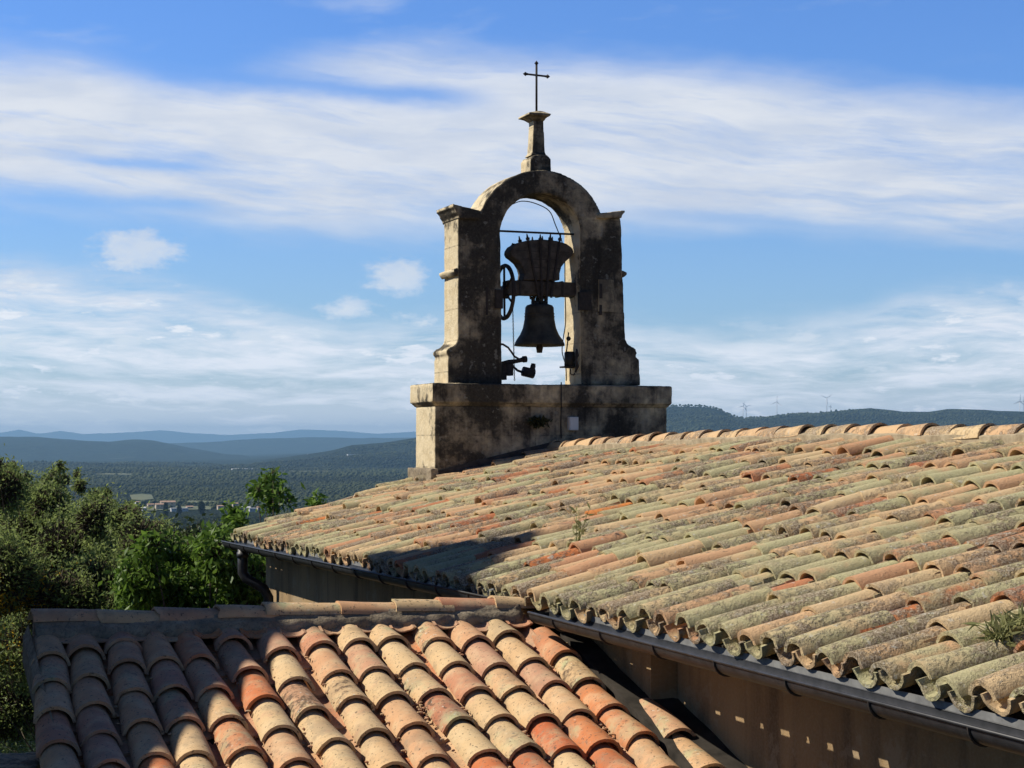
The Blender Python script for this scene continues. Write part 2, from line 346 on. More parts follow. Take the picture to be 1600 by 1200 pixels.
# ------------------------------------------------------------------ terrain and forest
PXL = lambda L: (np.array([p[0] for p in L], float), np.array([p[1] for p in L], float))
ridges = [  # distance, rise start, pixel ridge line
    (46000, .80, [(-600, 680), (0, 675), (30, 669), (60, 676), (95, 672), (130, 678), (200, 676), (250, 673), (300, 677), (360, 680), (430, 675), (470, 670), (520, 672), (590, 677), (640, 673), (800, 668), (1000, 672), (1100, 676), (2200, 676)]),
    (21000, .80, [(-600, 700), (200, 700), (260, 691), (330, 688), (400, 684), (480, 682), (560, 684), (640, 683), (800, 676), (1100, 690), (2200, 700)]),
    (15000, .80, [(-600, 684), (-100, 683), (0, 681), (60, 681), (130, 686), (170, 688), (210, 685), (240, 687), (300, 700), (345, 708), (400, 718), (450, 723), (520, 726), (1100, 730), (2200, 730)]),
    (9000, .74, [(-600, 740), (380, 728), (430, 717), (480, 709), (520, 702), (550, 694), (600, 690), (645, 684), (750, 668), (900, 645), (1043, 632), (1100, 632), (1125, 637), (1145, 648), (1165, 651), (1200, 649), (1240, 645), (1280, 643), (1340, 638), (1360, 637), (1390, 641), (1410, 643), (1450, 643), (1480, 638), (1530, 638), (1600, 640), (2200, 650)]),
]
def vn(x, y, seed=0, oct=5, f=1.0):                          # cheap value noise, vectorised
    out = np.zeros_like(x); a = 1.0; tot = 0
    for o in range(oct):
        xi = np.floor(x * f); yi = np.floor(y * f); xf = x * f - xi; yf = y * f - yi
        h = lambda i, j: (np.sin(i * 127.1 + j * 311.7 + seed * 17.3 + o * 7.1) * 43758.5453) % 1.0
        u = xf * xf * (3 - 2 * xf); v = yf * yf * (3 - 2 * yf)
        out += a * ((h(xi, yi) * (1 - u) + h(xi + 1, yi) * u) * (1 - v) + (h(xi, yi + 1) * (1 - u) + h(xi + 1, yi + 1) * u) * v)
        tot += a; a *= .5; f *= 2.0
    return out / tot
def ground(r, az):
    x = np.sin(az) * r; y = np.cos(az) * r; px = 800 + np.tan(np.clip(az, -.9, .9)) * F
    cz = np.cos(np.clip(az, -.9, .9))
    h = np.interp(r, [0, 14, 30, 90, 250, 500, 900, 1500, 2500, 3300, 5000, 6600, 8000, 12000, 18000, 24000, 70000], [-5, -5, -8, -22, -50, -68, -78, -86, -92, -96, -86, -84, -115, -150, -190, -230, -230])
    h = h + (vn(x, y, 1, 4, 1 / 900.) - .5) * np.interp(r, [0, 300, 2000, 6000], [0, 3, 8, 10])
    for (r0, a, L) in ridges:
        lx, ly = PXL(L); rel = np.clip((r * cz - r0 * a) / (r0 * (1 - a)), 0, 1.0)
        back = np.clip((r * cz - r0) / (r0 * .2), 0, 1)
        top = (HY - np.interp(px, lx, ly)) / F * r0
        base = np.interp(r0 * a, [0, 6600, 8000, 12000, 18000, 24000, 70000], [-84, -84, -115, -150, -190, -230, -230])
        prof = rel ** .8
        nz = (vn(x, y, r0, 6, 9. / r0) - .5) * r0 * .009 * np.sin(np.pi * np.clip(rel, 0, .97)) * 1.6 + (vn(x, y, r0 + 3, 3, 90. / r0) - .5) * r0 * .0006 * rel
        hh = base + (top - base) * (prof - back * .6) + nz
        h = np.where(rel > 0, np.maximum(h, hh), h)
    return h
def make_ground():
    azs = np.concatenate([np.arange(-180, -24, 4.0), np.arange(-24, 24, .075), np.arange(24, 180, 4.0)]) * math.pi / 180
    rs = np.concatenate([[1.0], np.geomspace(8, 56000, 300)])
    A, R = np.meshgrid(azs, rs); Z = ground(R, A); n, k = A.shape
    V = np.c_[(np.sin(A) * R).ravel(), (np.cos(A) * R).ravel(), Z.ravel()]
    i = np.arange(n - 1)[:, None]; j = np.arange(k)[None, :]; j2 = (j + 1) % k
    Q = np.stack([i * k + j, i * k + j2, (i + 1) * k + j2, (i + 1) * k + j], -1).reshape(-1, 4)
    Q = np.flip(Q, 1); mb = MB(); V = np.vstack([V, [[0, 0, -5]]]); Fc = [tuple(q) for q in Q] + [(len(V) - 1, (j + 1) % k, j) for j in range(k)]
    mb.add(V, Fc); o = mb.build('ground', M['land'], smooth=True, recalc=False); tag(o, kind='structure')
make_ground()

def ico(sub):
    import bmesh
    bm = bmesh.new(); bmesh.ops.create_icosphere(bm, subdivisions=sub, radius=1); v = np.array([q.co[:] for q in bm.verts]); f = np.array([[q.index for q in g.verts] for g in bm.faces]); bm.free(); return v, f
def blobs(name, label, cat, P, Rr, sub, m, zs=.8, jit=.28):    # many crowns in one mesh (a far wood)
    v0, f0 = ico(sub); n = len(P); k = len(v0)
    V = v0[None] * (1 + (rng.random((n, k, 1)) - .5) * 2 * jit) * Rr[:, None, None] * np.array([1, 1, zs]); V = V + P[:, None, :]
    Fa = (f0[None] + (np.arange(n) * k)[:, None, None]).reshape(-1, 3); V = V.reshape(-1, 3)
    me = bpy.data.meshes.new(name); me.vertices.add(len(V)); me.vertices.foreach_set('co', V.ravel())
    me.loops.add(Fa.size); me.loops.foreach_set('vertex_index', Fa.ravel().astype(np.int32)); me.polygons.add(len(Fa))
    me.polygons.foreach_set('loop_start', np.arange(0, Fa.size, 3, dtype=np.int32)); me.polygons.foreach_set('loop_total', np.full(len(Fa), 3, np.int32))
    me.update(); a = me.color_attributes.new('tint', 'FLOAT_COLOR', 'POINT')
    big = vn(P[:, 0], P[:, 1], 5, 3, 1 / 420.); t = np.repeat(np.c_[np.clip(rng.random(n) * .5 + (big - .35) * 1.6, 0, 1), rng.random(n), rng.random(n), np.ones(n)], k, 0); t[:, 0] = np.clip(t[:, 0] + (rng.random(len(t)) - .5) * .35, 0, 1)
    a.data.foreach_set('color', t.ravel()); me.materials.append(m); o = bpy.data.objects.new(name, me); C.objects.link(o)
    return tag(o, label, cat, kind='stuff')
def leafy(name, label, P, R, n, m):                              # ragged crowns made of small tilted leaf clumps
    k = len(P) * n; c = np.repeat(P, n, 0); rr = np.repeat(R, n); d = rng.normal(size=(k, 3)); d[:, 2] = np.abs(d[:, 2]) * .9 - .25; d /= np.linalg.norm(d, axis=1)[:, None]
    p = c + d * (rr * (.55 + .5 * rng.random(k)))[:, None] * np.array([1, 1, .9]); nn = d + rng.normal(size=(k, 3)) * .55; u = np.cross(nn, rng.normal(size=(k, 3))); u /= np.linalg.norm(u, axis=1)[:, None]; v = np.cross(nn, u); v /= np.linalg.norm(v, axis=1)[:, None]
    sz = (rr * (.16 + .22 * rng.random(k)))[:, None]; V = np.stack([p - u * sz, p - v * sz * .7, p + u * sz, p + v * sz * .7], 1).reshape(-1, 3); Q = np.arange(4 * k).reshape(-1, 4)
    t = np.zeros((k, 3)); t[:, 0] = np.clip(np.repeat(rng.random(len(P)) * .8, n) + rng.random(k) * .3, 0, 1); o = quadmesh(name, V, Q, np.repeat(t, 4, 0), m, None); return tag(o, label, 'forest', kind='stuff')
def quadmesh(name, V, Q, t, m, parent):
    me = bpy.data.meshes.new(name); me.vertices.add(len(V)); me.vertices.foreach_set('co', V.ravel())
    me.loops.add(Q.size); me.loops.foreach_set('vertex_index', Q.ravel().astype(np.int32)); me.polygons.add(len(Q))
    me.polygons.foreach_set('loop_start', np.arange(0, Q.size, 4, dtype=np.int32)); me.polygons.foreach_set('loop_total', np.full(len(Q), 4, np.int32))
    me.update(); a = me.color_attributes.new('tint', 'FLOAT_COLOR', 'POINT'); a.data.foreach_set('color', np.c_[t, np.ones(len(t))].ravel())
    me.materials.append(m); o = bpy.data.objects.new(name, me); C.objects.link(o); o.parent = parent; return o
clear = [(286, 358, 2950, 3150), (436, 528, 5820, 6120), (148, 210, 5220, 5500), (186, 420, 2280, 2700), (190, 262, 2280, 3000), (200, 245, 3050, 3650), (270, 330, 2500, 2900), (104, 138, 3850, 4250)]
def forest(n, r0, r1, a0, a1, s0, s1, sub, name, label):
    u = rng.random(n); r = np.sqrt(u * (r1 * r1 - r0 * r0) + r0 * r0); az = np.radians(a0 + (a1 - a0) * rng.random(n))
    px = 800 + np.tan(az) * F; keep = np.ones(n, bool)
    for (x0, x1, d0, d1) in clear: keep &= ~((px > x0) & (px < x1) & (r > d0) & (r < d1))
    keep &= vn(np.sin(az) * r, np.cos(az) * r, 9, 3, 1 / 260.) > np.where(r < 3400, .34, .26)
    r = r[keep]; az = az[keep]; R = (s0 + (s1 - s0) * rng.random(len(r)) ** 2.2) * (.6 + .8 * vn(np.sin(az) * r, np.cos(az) * r, 4, 2, 1 / 90.))
    P = np.c_[np.sin(az) * r, np.cos(az) * r, ground(r, az) + R * (.1 + .8 * rng.random(len(R)))]
    if sub > 9: leafy(name, label, P, R, sub, M['forest'])
    else: blobs(name, label, 'forest', P, R, sub, M['forest'])
forest(3600, 60, 700, -24, 12, 1.8, 4.4, 150, 'hillside_scrub', 'dark green scrub and oaks covering the slope below the roofs')
forest(15000, 700, 2260, -19, 4, 1.9, 5.2, 44, 'valley_woodland', 'dark green woodland on the near side of the valley village')
forest(60000, 2260, 4800, -19, 4, 1.4, 4.6, 1, 'plateau_forest', 'dark forest band on the plateau beyond the village')
forest(46000, 4800, 8600, -19, 4, 2.4, 6.5, 1, 'far_forest', 'bluish far forest reaching the foot of the hills')
forest(30000, 6700, 9000, 4, 19, 2.5, 7, 1, 'hill_forest', 'dark woods on the hills behind the ridge of the large roof')

# ------------------------------------------------------------------ village, turbines, far things
def village_house(px, py, w_px, h_px, d_px, r, label, cat='house', flat=False, wall='wash', roof='vroof', depth=12, gh=.35, group=None):
    x = (px - 800) / F * r; wz = (HY - py) / F * r; w = w_px / F * r; h = h_px / F * r
    az = math.atan2(x, r); t = thing('village_house' if cat == 'house' else cat.replace(' ', '_'), (x, r, wz), label, cat, -az + .15, group)
    MB().box((-w / 2, -depth / 2, -14), (w / 2, depth / 2, h * .7)).build('wall', M[wall], t)
    e = .6
    if flat: MB().box((-w / 2 - e, -depth / 2 - e, h * .702), (w / 2 + e, depth / 2 + e, h)).build('roof', M[roof], t)
    else:
        rm = MB(); a, b = w / 2 + e, depth / 2 + e
        rm.add([(-a, -b, h * .7), (a, -b, h * .7), (a, 0, h), (-a, 0, h), (-a, b, h * .7), (a, b, h * .7)], [(0, 1, 2, 3), (3, 2, 5, 4), (0, 3, 4), (1, 5, 2), (0, 4, 5, 1)]); rm.build('roof', M[roof], t)
    nw = max(2, int(w / 9))
    for i in range(nw):
        cx = -w / 2 + (i + .5) * w / nw; MB().box((cx - .9, -depth / 2 - .06, h * .2), (cx + .9, -depth / 2 + .05, h * .45)).build('window', M['vwin'], t)
    return t
village_house(206, 797.5, 30, 6, 0, 2560, 'long low shed with a pale orange roof, leftmost building of the valley village', 'shed', depth=16)
village_house(226, 797.5, 7, 6, 0, 2540, 'small white house next to the long orange roofed shed in the valley', 'house', wall='pale', roof='pale')
village_house(263, 789, 22, 7, 0, 2700, 'largest yellowish farmhouse in the middle of the valley village', depth=14)
village_house(250, 792, 12, 6, 0, 2640, 'lower ochre annex house just left of the largest valley farmhouse', 'house')
village_house(281, 797, 26, 3.5, 0, 2560, 'low pale grey flat roofed building behind the cypress in the valley', 'house', flat=True, wall='pale', roof='pale')
village_house(368, 790, 8, 5, 0, 2700, 'small ochre house with orange roof left of the tall leafy sprig', 'house')
village_house(381, 797, 20, 6, 0, 2560, 'greyish roofed house beside the small ochre house in the valley', 'house', roof='pale')
village_house(395, 797.5, 10, 4, 0, 2550, 'small bright white shed at the right end of the valley village', 'shed', flat=True, wall='pale', roof='pale')
village_house(388, 735, 52, 3, 0, 6300, 'long pale greenhouse strip on the edge of the plateau forest', 'greenhouse', flat=True, wall='pale', roof='pale', depth=60)
village_house(325, 726.5, 30, 3, 0, 15000, 'pale industrial sheds at the foot of the blue hills by two turbines', 'warehouse', flat=True, wall='pale', roof='pale', depth=80)
village_house(553, 688 + 24, 20, 2.5, 0, 8000, 'pale buildings on the far slope left of the bell gable base', 'warehouse', flat=True, wall='pale', roof='pale', depth=40)
village_house(1325, 662, 8, 4, 0, 8200, 'small pale building on the wooded hill behind the tiled ridge', 'house', wall='pale', roof='pale')
def field(pts, label, col):
    P = []
    for (x, y, r) in pts:
        az = math.atan((x - 800) / F); P.append(((x - 800) / F * r, r, float(ground(np.array([r / math.cos(az)]), np.array([az]))[0]) + 1.2))
    mb = MB(); V = [(*p[:2], p[2]) for p in P] + [(*p[:2], p[2] - 5) for p in P]; n = len(P)
    mb.add(V, [tuple(range(n)), tuple(range(n, 2 * n))[::-1]] + [(i, n + i, n + (i + 1) % n, (i + 1) % n) for i in range(n)])
    tag(mb.build('field', col), kind='structure')
fm = simple('dry_field', (.085, .10, .045), (.14, .145, .065), .02, .95); 
field([(207, 0, 3180), (226, 0, 3120), (241, 0, 3190), (238, 0, 3420), (222, 0, 3480), (204, 0, 3400)], '', fm)
field([(186, 0, 2640), (246, 0, 2590), (330, 0, 2600), (332, 0, 2760), (262, 0, 2800), (190, 0, 2750)], '', fm)
field([(290, 0, 3000), (352, 0, 2980), (356, 0, 3090), (296, 0, 3120)], '', fm)
field([(440, 0, 5900), (520, 0, 5850), (525, 0, 6050), (445, 0, 6080)], '', fm)
field([(150, 0, 5300), (205, 0, 5250), (208, 0, 5420), (156, 0, 5460)], '', fm)
village_house(297, 794, 10, 4, 0, 2660, 'small ochre house just right of the largest valley farmhouse', 'house')
village_house(236, 790.5, 9, 4, 0, 2720, 'tiny orange roofed house left of the lower ochre annex house', 'house')
village_house(345, 793, 9, 4, 0, 2620, 'small tan house standing alone right of the broader cypress', 'house')
village_house(407, 795, 9, 4, 0, 2600, 'small orange roofed house at the foot of the tall leafy sprig', 'house')
village_house(216, 786, 7, 3, 0, 2900, 'tiny white walled house at the edge of the pale valley field', 'house', wall='pale')
field([(108, 0, 3900), (134, 0, 3900), (134, 0, 4150), (112, 0, 4200)], '', fm)
field([(1258, 0, 8500), (1280, 0, 8500), (1282, 0, 8620), (1262, 0, 8640)], '', fm)
field([(595, 0, 7750), (650, 0, 7750), (655, 0, 7850), (600, 0, 7850)], '', fm)
def turbine(px, hub, base, r, rot, label, sc=1.0):
    x = (px - 800) / F * r; zb = (HY - base) / F * r; H = (base - hub) / F * r
    t = thing('wind_turbine', (x, r, zb), label, 'wind turbine', random.uniform(-.5, .5), 'wind turbines on the horizon')
    w0 = max(2.2, r * .00022)
    MB().lathe([(w0, -40), (w0 * .6, H)], (0, 0, 0), n=10).build('tower', M['turb'], t, True)
    MB().box((-1.8, -3, H - 1.5), (1.8, 7, H + 2)).build('nacelle', M['turb'], t)
    MB().lathe([(.2, 0), (2, .8), (2, 3)], (0, 0, 0), n=10).build('hub', M['turb'], t).location = (0, -5, H)
    for k in range(3):
        a = rot + k * 2 * math.pi / 3; L = H * .5; b = MB(); d = np.array([math.sin(a), 0, math.cos(a)]); pz = np.array([math.cos(a), 0, -math.sin(a)]); o = np.array([0, -4.5, H])
        V = [o + d * 1 - pz * 1.2, o + d * 1 + pz * 1.2, o + d * L * .3 + pz * 2.2 * sc, o + d * L + pz * .4, o + d * L - pz * .4, o + d * L * .3 - pz * 1.0 * sc]
        V = V + [q + np.array([0, .7, 0]) for q in V]
        b.add(V, [(0, 1, 2, 5), (5, 2, 3, 4), (6, 11, 8, 7), (11, 10, 9, 8), (0, 6, 7, 1), (1, 7, 8, 2), (2, 8, 9, 3), (3, 9, 10, 4), (4, 10, 11, 5), (5, 11, 6, 0)]).build('blade', M['turb'], t)
for a in [(334, 719, 727, 15200, .2, 'white wind turbine left of its pair at the foot of the blue hill'), (354, 717, 727, 15200, 1.0, 'white wind turbine right of its pair at the foot of the blue hill'),
          (480, 711, 717, 9000, .6, 'tiny wind turbine on the slope left of the bell gable, left one'), (503, 709, 714, 9000, .1, 'tiny wind turbine on the slope left of the bell gable, right one'),
          (1161, 635, 652, 11500, .3, 'left wind turbine of the close pair right of the bell gable'), (1166, 635, 652, 11500, 1.3, 'right wind turbine of the close pair right of the bell gable'),
          (1214, 628, 650, 11500, .1, 'wind turbine standing alone right of the close pair'), (1292, 622, 643, 11500, .95, 'tallest wind turbine in the middle of the right hills'),
          (1298, 635, 642, 11500, .3, 'very small wind turbine beside the tallest one on the right hills'),
          (1593.5, 627, 651, 10500, 2.2, 'white wind turbine at the right picture edge, left of two'), (1599, 627, 651, 10500, .2, 'white wind turbine cut by the right picture edge')]: turbine(*a)

# ------------------------------------------------------------------ trees
def leaves(P, size, asp=2.6, droop=.3, seed=0, yellow=None, tone=None):
    n = len(P); r = np.random.default_rng(seed); d = r.normal(size=(n, 3)); d[:, 2] -= droop; d /= np.linalg.norm(d, axis=1)[:, None]
    u = np.cross(d, r.normal(size=(n, 3))); u /= np.linalg.norm(u, axis=1)[:, None]; nn = np.cross(d, u)
    L = (size * (.6 + .8 * r.random(n)))[:, None]; Wd = L / asp * .5
    V = np.stack([P, P + d * L * .5 + u * Wd + nn * L * .06, P + d * L, P + d * L * .5 - u * Wd + nn * L * .06], 1).reshape(-1, 3)
    i = np.arange(n)[:, None] * 4; Q = i + np.array([[0, 1, 2, 3]])
    t = np.zeros((n, 3)); t[:, 0] = np.clip(r.random(n) * .7 + (tone if tone is not None else .15), 0, 1)
    if yellow is not None: t[:, 1] = yellow
    return V, Q, np.repeat(t, 4, 0)
def tree(name, label, base, lobes, nleaf, size, m, trunk_r=.12, asp=2.6, clump=.16, seed=1, droop=.3, yellow=None, twigs=16, cat='tree', fill=0.0, limb=1.0):
    r = np.random.default_rng(seed); base = Vector(base); t = thing(name, base, label, cat)
    b = np.array(base); tr = MB(); cen = np.mean([l[0] for l in lobes], 0); fork = np.array([(b[0] * .6 + cen[0] * .4), (b[1] * .6 + cen[1] * .4), b[2] + (cen[2] - b[2]) * .45])
    mid = (b + fork) / 2 + r.normal(size=3) * .08; tr.tube([b * 0, mid - b, fork - b], [trunk_r * 1.3, trunk_r, trunk_r * .8], 10)
    ends = []; tot = sum(l[1] ** 2 for l in lobes)
    for (c, rad, *_) in lobes:
        c = np.array(c); p1 = (fork + c) / 2 + r.normal(size=3) * rad * .2; p1[2] = min(p1[2], c[2])
        tr.tube([fork - b, p1 - b, c - b], [trunk_r * .5 * limb, trunk_r * .3 * limb, trunk_r * .1 * limb], 6)
        k = max(5, int(twigs * rad * rad / tot * len(lobes)))
        for _ in range(k):
            d = r.normal(size=3); d[2] = d[2] * .9 + .25; d /= np.linalg.norm(d); e = c + d * rad * (.55 + .5 * r.random()); e2 = c + (e - c) * .5 + r.normal(size=3) * rad * .1
            tr.tube([c - b, e2 - b, e - b], [trunk_r * .13, trunk_r * .08, trunk_r * .03], 4, cap=False); ends.append((e, c, rad)); 
    tr.build('trunk', M['bark'], t, True)
    E_ = np.array([e[0] for e in ends]); Cc = np.array([e[1] for e in ends]); Rr = np.array([e[2] for e in ends])
    idx = r.choice(len(E_), nleaf, p=Rr / Rr.sum()); f = r.random(nleaf) ** .6; P = Cc[idx] * (1 - f[:, None]) + E_[idx] * f[:, None]
    P = P + r.normal(size=(nleaf, 3)) * (Rr[idx] * clump + .03)[:, None] + np.array([0, 0, -.02])
    nf = int(nleaf * fill)
    if nf:                                                            # leaves spread through the whole lobe, in clumps
        ci = r.choice(len(lobes), nf, p=np.array([l[1] for l in lobes]) ** 2 / sum(l[1] ** 2 for l in lobes)); LC = np.array([l[0] for l in lobes]); LR = np.array([l[1] for l in lobes])
        d = r.normal(size=(nf, 3)); d /= np.linalg.norm(d, axis=1)[:, None]; Pn = LC[ci] + d * (LR[ci] * 1.15 * r.random(nf) ** .42)[:, None] * np.array([1, 1, 1.25])
        kk = .18; cl = vn(Pn[:, 0] / kk + Pn[:, 1] / kk * .7, Pn[:, 2] / kk + Pn[:, 1] / kk * .5, 3, 2, .6); ok = cl > .44 + .22 * (r.random(nf) - .5); P[:nf][ok] = Pn[ok]
    tone = .15 + (r.random(len(E_))[idx] - .5) * .35
    ye = None
    if yellow is not None:
        ye = np.zeros(nleaf); 
        for (c, rad, pr) in yellow: ye = np.maximum(ye, (np.linalg.norm(P[:, [0, 2]] - np.array(c)[[0, 2]], axis=1) < rad * (.5 + .8 * r.random(nleaf))) * (r.random(nleaf) < pr))
    V, Q, tt = leaves(P, size, asp, droop, seed, ye, tone); quadmesh('crown', V - b, Q, tt, M[m], t); return t
def lob(px, py, d, rpx): return (tuple(at(px, py, d)), rpx / F * d)
def lobs(L, d, jd=1.2, seed=0):
    r = random.Random(seed); return [lob(x, y, d + r.uniform(-jd, jd), rr) for x, y, rr in L]
L1 = [(5, 765, 36), (78, 792, 32), (150, 815, 34), (60, 840, 60), (130, 860, 55), (200, 815, 28), (225, 850, 40), (60, 920, 60), (150, 925, 55), (215, 905, 45), (275, 880, 30), (60, 1010, 55), (20, 1100, 60), (-50, 1010, 55), (-90, 1110, 70), (190, 975, 50), (260, 950, 40), (120, 990, 40), (255, 835, 22)]
LL = L1 + [(86, 738, 9), (82, 760, 20), (96, 728, 7), (100, 750, 12), (122, 742, 7), (126, 760, 12), (-4, 724, 12), (8, 738, 18), (22, 726, 7), (42, 745, 8), (168, 770, 8), (165, 790, 16), (150, 775, 12), (245, 825, 14), (205, 800, 14), (110, 870, 60), (30, 800, 50), (180, 850, 45), (0, 905, 60), (100, 950, 60), (240, 925, 40), (300, 905, 22)]
tree('willow_leaved_tree', 'large fine leaved grey green tree filling the left edge of the picture', at(60, 1500, 24) * 1.0, lobs(LL, 24, 3.4, 3), 150000, .058, 'leaf1', .16, 2.8, .26, 4, .1,
     [(at(105, 905, 24), .26, .35), (at(145, 925, 24), .24, .5), (at(60, 900, 24), .20, .12), (at(48, 860, 24), .2, .08), (at(160, 880, 24), .15, .2), (at(30, 1010, 24), .3, .2)], 1100, fill=.93, limb=.12)
L2 = [(220, 905, 35), (262, 868, 34), (240, 850, 20), (300, 880, 36), (345, 868, 34), (330, 848, 22), (375, 880, 36), (400, 905, 32), (340, 920, 40), (285, 925, 38), (395, 860, 22), (300, 960, 50), (380, 960, 45), (230, 960, 40)]
tree('broad_leaved_tree', 'glossy bright green broad leaved tree behind the dark annex ridge and downpipe', at(320, 1400, 19.5), lobs(L2, 20.5, .7, 8), 26000, .092, 'leaf2', .12, 2.5, .24, 5, .9, None, 420, fill=.4, limb=.4)
L3 = [(422, 748, 12), (416, 762, 14), (438, 768, 11), (403, 765, 11), (426, 786, 13), (452, 782, 9), (427, 738, 7)]
tree('young_ash_tree', 'tall leafy sprig rising behind the lower left roof edge', at(425, 1200, 24), lobs(L3, 24, .3, 2), 720, .095, 'leaf2', .03, 2.4, .25, 6, .5, None, 60)
L4 = [(366, 800, 11), (360, 810, 9), (376, 812, 10), (370, 830, 10)]
tree('young_ash_tree', 'smaller leafy sprig left of the tall one above the roof corner', at(368, 1200, 23), lobs(L4, 23, .2, 2), 460, .095, 'leaf2', .025, 2.4, .25, 7, .5, None, 40)
tree('young_ash_tree', 'few leaves peeping over the roof edge right of the tall sprig', at(498, 1200, 24), lobs([(498, 775, 8), (496, 790, 12)], 24, .1, 2), 160, .12, 'leaf2', .02, 2.4, .25, 9, .5, None, 12)
L5 = [(300, 850, 36), (250, 860, 40), (360, 845, 36), (205, 865, 40), (330, 880, 50), (270, 900, 60), (390, 900, 50)]
tree('shrubby_oak', 'dark rounded oak between the grey green tree and the village below', at(300, 1300, 62), lobs(L5, 62, 3, 2), 16000, .22, 'leaf3', .3, 1.8, .2, 11, .1, None, 200)
for (px, py, w_, h_, r_, lab) in [(260, 806, 5, 22, 2300, 'dark narrow cypress in front of the largest valley farmhouse'), (316, 800, 8, 18, 2350, 'broader dark cypress right of the valley farmhouse'), (281, 800, 4, 12, 2380, 'short thin cypress between the two larger ones')]:
    z = (HY - py) / F * r_; x = (px - 800) / F * r_; t = thing('cypress_tree', (x, r_, z - 4), lab, 'cypress'); H = h_ / F * r_; w = w_ / F * r_
    MB().tube([(0, 0, 0), (0, 0, 5)], .4, 8).build('trunk', M['bark'], t)
    n = 1500; zz = rng.random(n); rad = w * .5 * np.sin(np.pi * np.clip(zz * .85 + .12, 0, 1)) ** .7 * (.6 + .5 * rng.random(n)); an = rng.random(n) * 6.283
    V, Q, tt = leaves(np.c_[rad * np.cos(an), rad * np.sin(an), 2 + zz * H], 2.2, 2, -.8, 3, None, 0); quadmesh('crown', V, Q, tt, M['forest'], t)

# ------------------------------------------------------------------ tiles
def tile_shape(L, wf, wb, h=.8, na=9, nl=4, th=.014, seed=0, chipk=1.0):
    """canal tile, crown up. returns verts (x across, y up-slope, z) and faces; front at y=0."""
    r = random.Random(seed); A = math.radians(80); V = []; F_ = []
    ph1, ph2, a1, a2 = r.random() * 6.28, r.random() * 6.28, r.gauss(0, .003), r.gauss(0, .0022); chip = [a1 * math.sin(i * 4.0 / na + ph1) + a2 * math.sin(i * 11.0 / na + ph2) + r.gauss(0, .0008 if na > 12 else .002) for i in range(na)]
    if r.random() < .12: kc = r.randrange(na); chip = [c_ + .016 * math.exp(-((i - kc) / (na * .09)) ** 2) for i, c_ in enumerate(chip)]
    sag = r.gauss(0, .004)
    for k in (0, 1):
        for j in range(nl + 1):
            y = L * j / nl; w0 = (wf + (wb - wf) * j / nl) * .5; R0 = w0 / math.sin(A); 
            for i in range(na):
                a = -A + 2 * A * i / (na - 1); R_ = R0 - (th if k else 0)
                yy = y + (chip[i] if j == 0 else 0) 
                V.append((R_ * math.sin(a), yy, (R_ * math.cos(a) - R0 * math.cos(A)) * h / .8 + sag * math.sin(math.pi * j / nl)))
    n1 = (nl + 1) * na
    g = lambda k, j, i: k * n1 + j * na + i
    for j in range(nl):
        for i in range(na - 1):
            F_.append((g(0, j, i), g(0, j, i + 1), g(0, j + 1, i + 1), g(0, j + 1, i))); F_.append((g(1, j, i), g(1, j + 1, i), g(1, j + 1, i + 1), g(1, j, i + 1)))
    # rims get their own vertices so that the edge stays crisp
    def rim(idx0, idx1):
        b0 = len(V); 
        for a, b in zip(idx0, idx1): V.append(V[a]); V.append(V[b])
        for i in range(len(idx0) - 1): F_.append((b0 + 2 * i, b0 + 2 * i + 1, b0 + 2 * i + 3, b0 + 2 * i + 2))
    rim([g(0, 0, i) for i in range(na)], [g(1, 0, i) for i in range(na)]); rim([g(1, nl, i) for i in range(na)], [g(0, nl, i) for i in range(na)])
    rim([g(1, j, 0) for j in range(nl + 1)], [g(0, j, 0) for j in range(nl + 1)]); rim([g(0, j, na - 1) for j in range(nl + 1)], [g(1, j, na - 1) for j in range(nl + 1)])
    return np.array(V), F_
def place(mb, V, Fc, o, ax, ay, az, t): mb.add(np.asarray(o) + V[:, :1] * ax + V[:, 1:2] * ay + V[:, 2:] * az, Fc, t)
def lay(mb, P, lat, ups, nrm, cover, L, wf, wb, lift, rj, tint, seed, th=.014, h=.8, na=9):
    """place one tile: P = point under the crown axis at the front end"""
    r = random.Random(seed); V, Fc = tile_shape(L, wf * (1 + r.gauss(0, .02)), wb, h, na, 3, th, seed)
    if not cover: V = V * np.array([1, 1, -1])
    a = r.gauss(0, rj); lat2 = lat * math.cos(a) + ups * math.sin(a); ups2 = ups * math.cos(a) - lat * math.sin(a)
    p = lift / L + r.gauss(0, rj * .35); ups3 = ups2 - nrm * p; ro = r.gauss(0, rj); nrm2 = nrm + lat2 * ro + ups2 * p
    place(mb, V, Fc, P, lat2 - nrm * ro, ups3, nrm2, tint)
def tint(r, old=False): return (r.random(), r.random(), r.random())

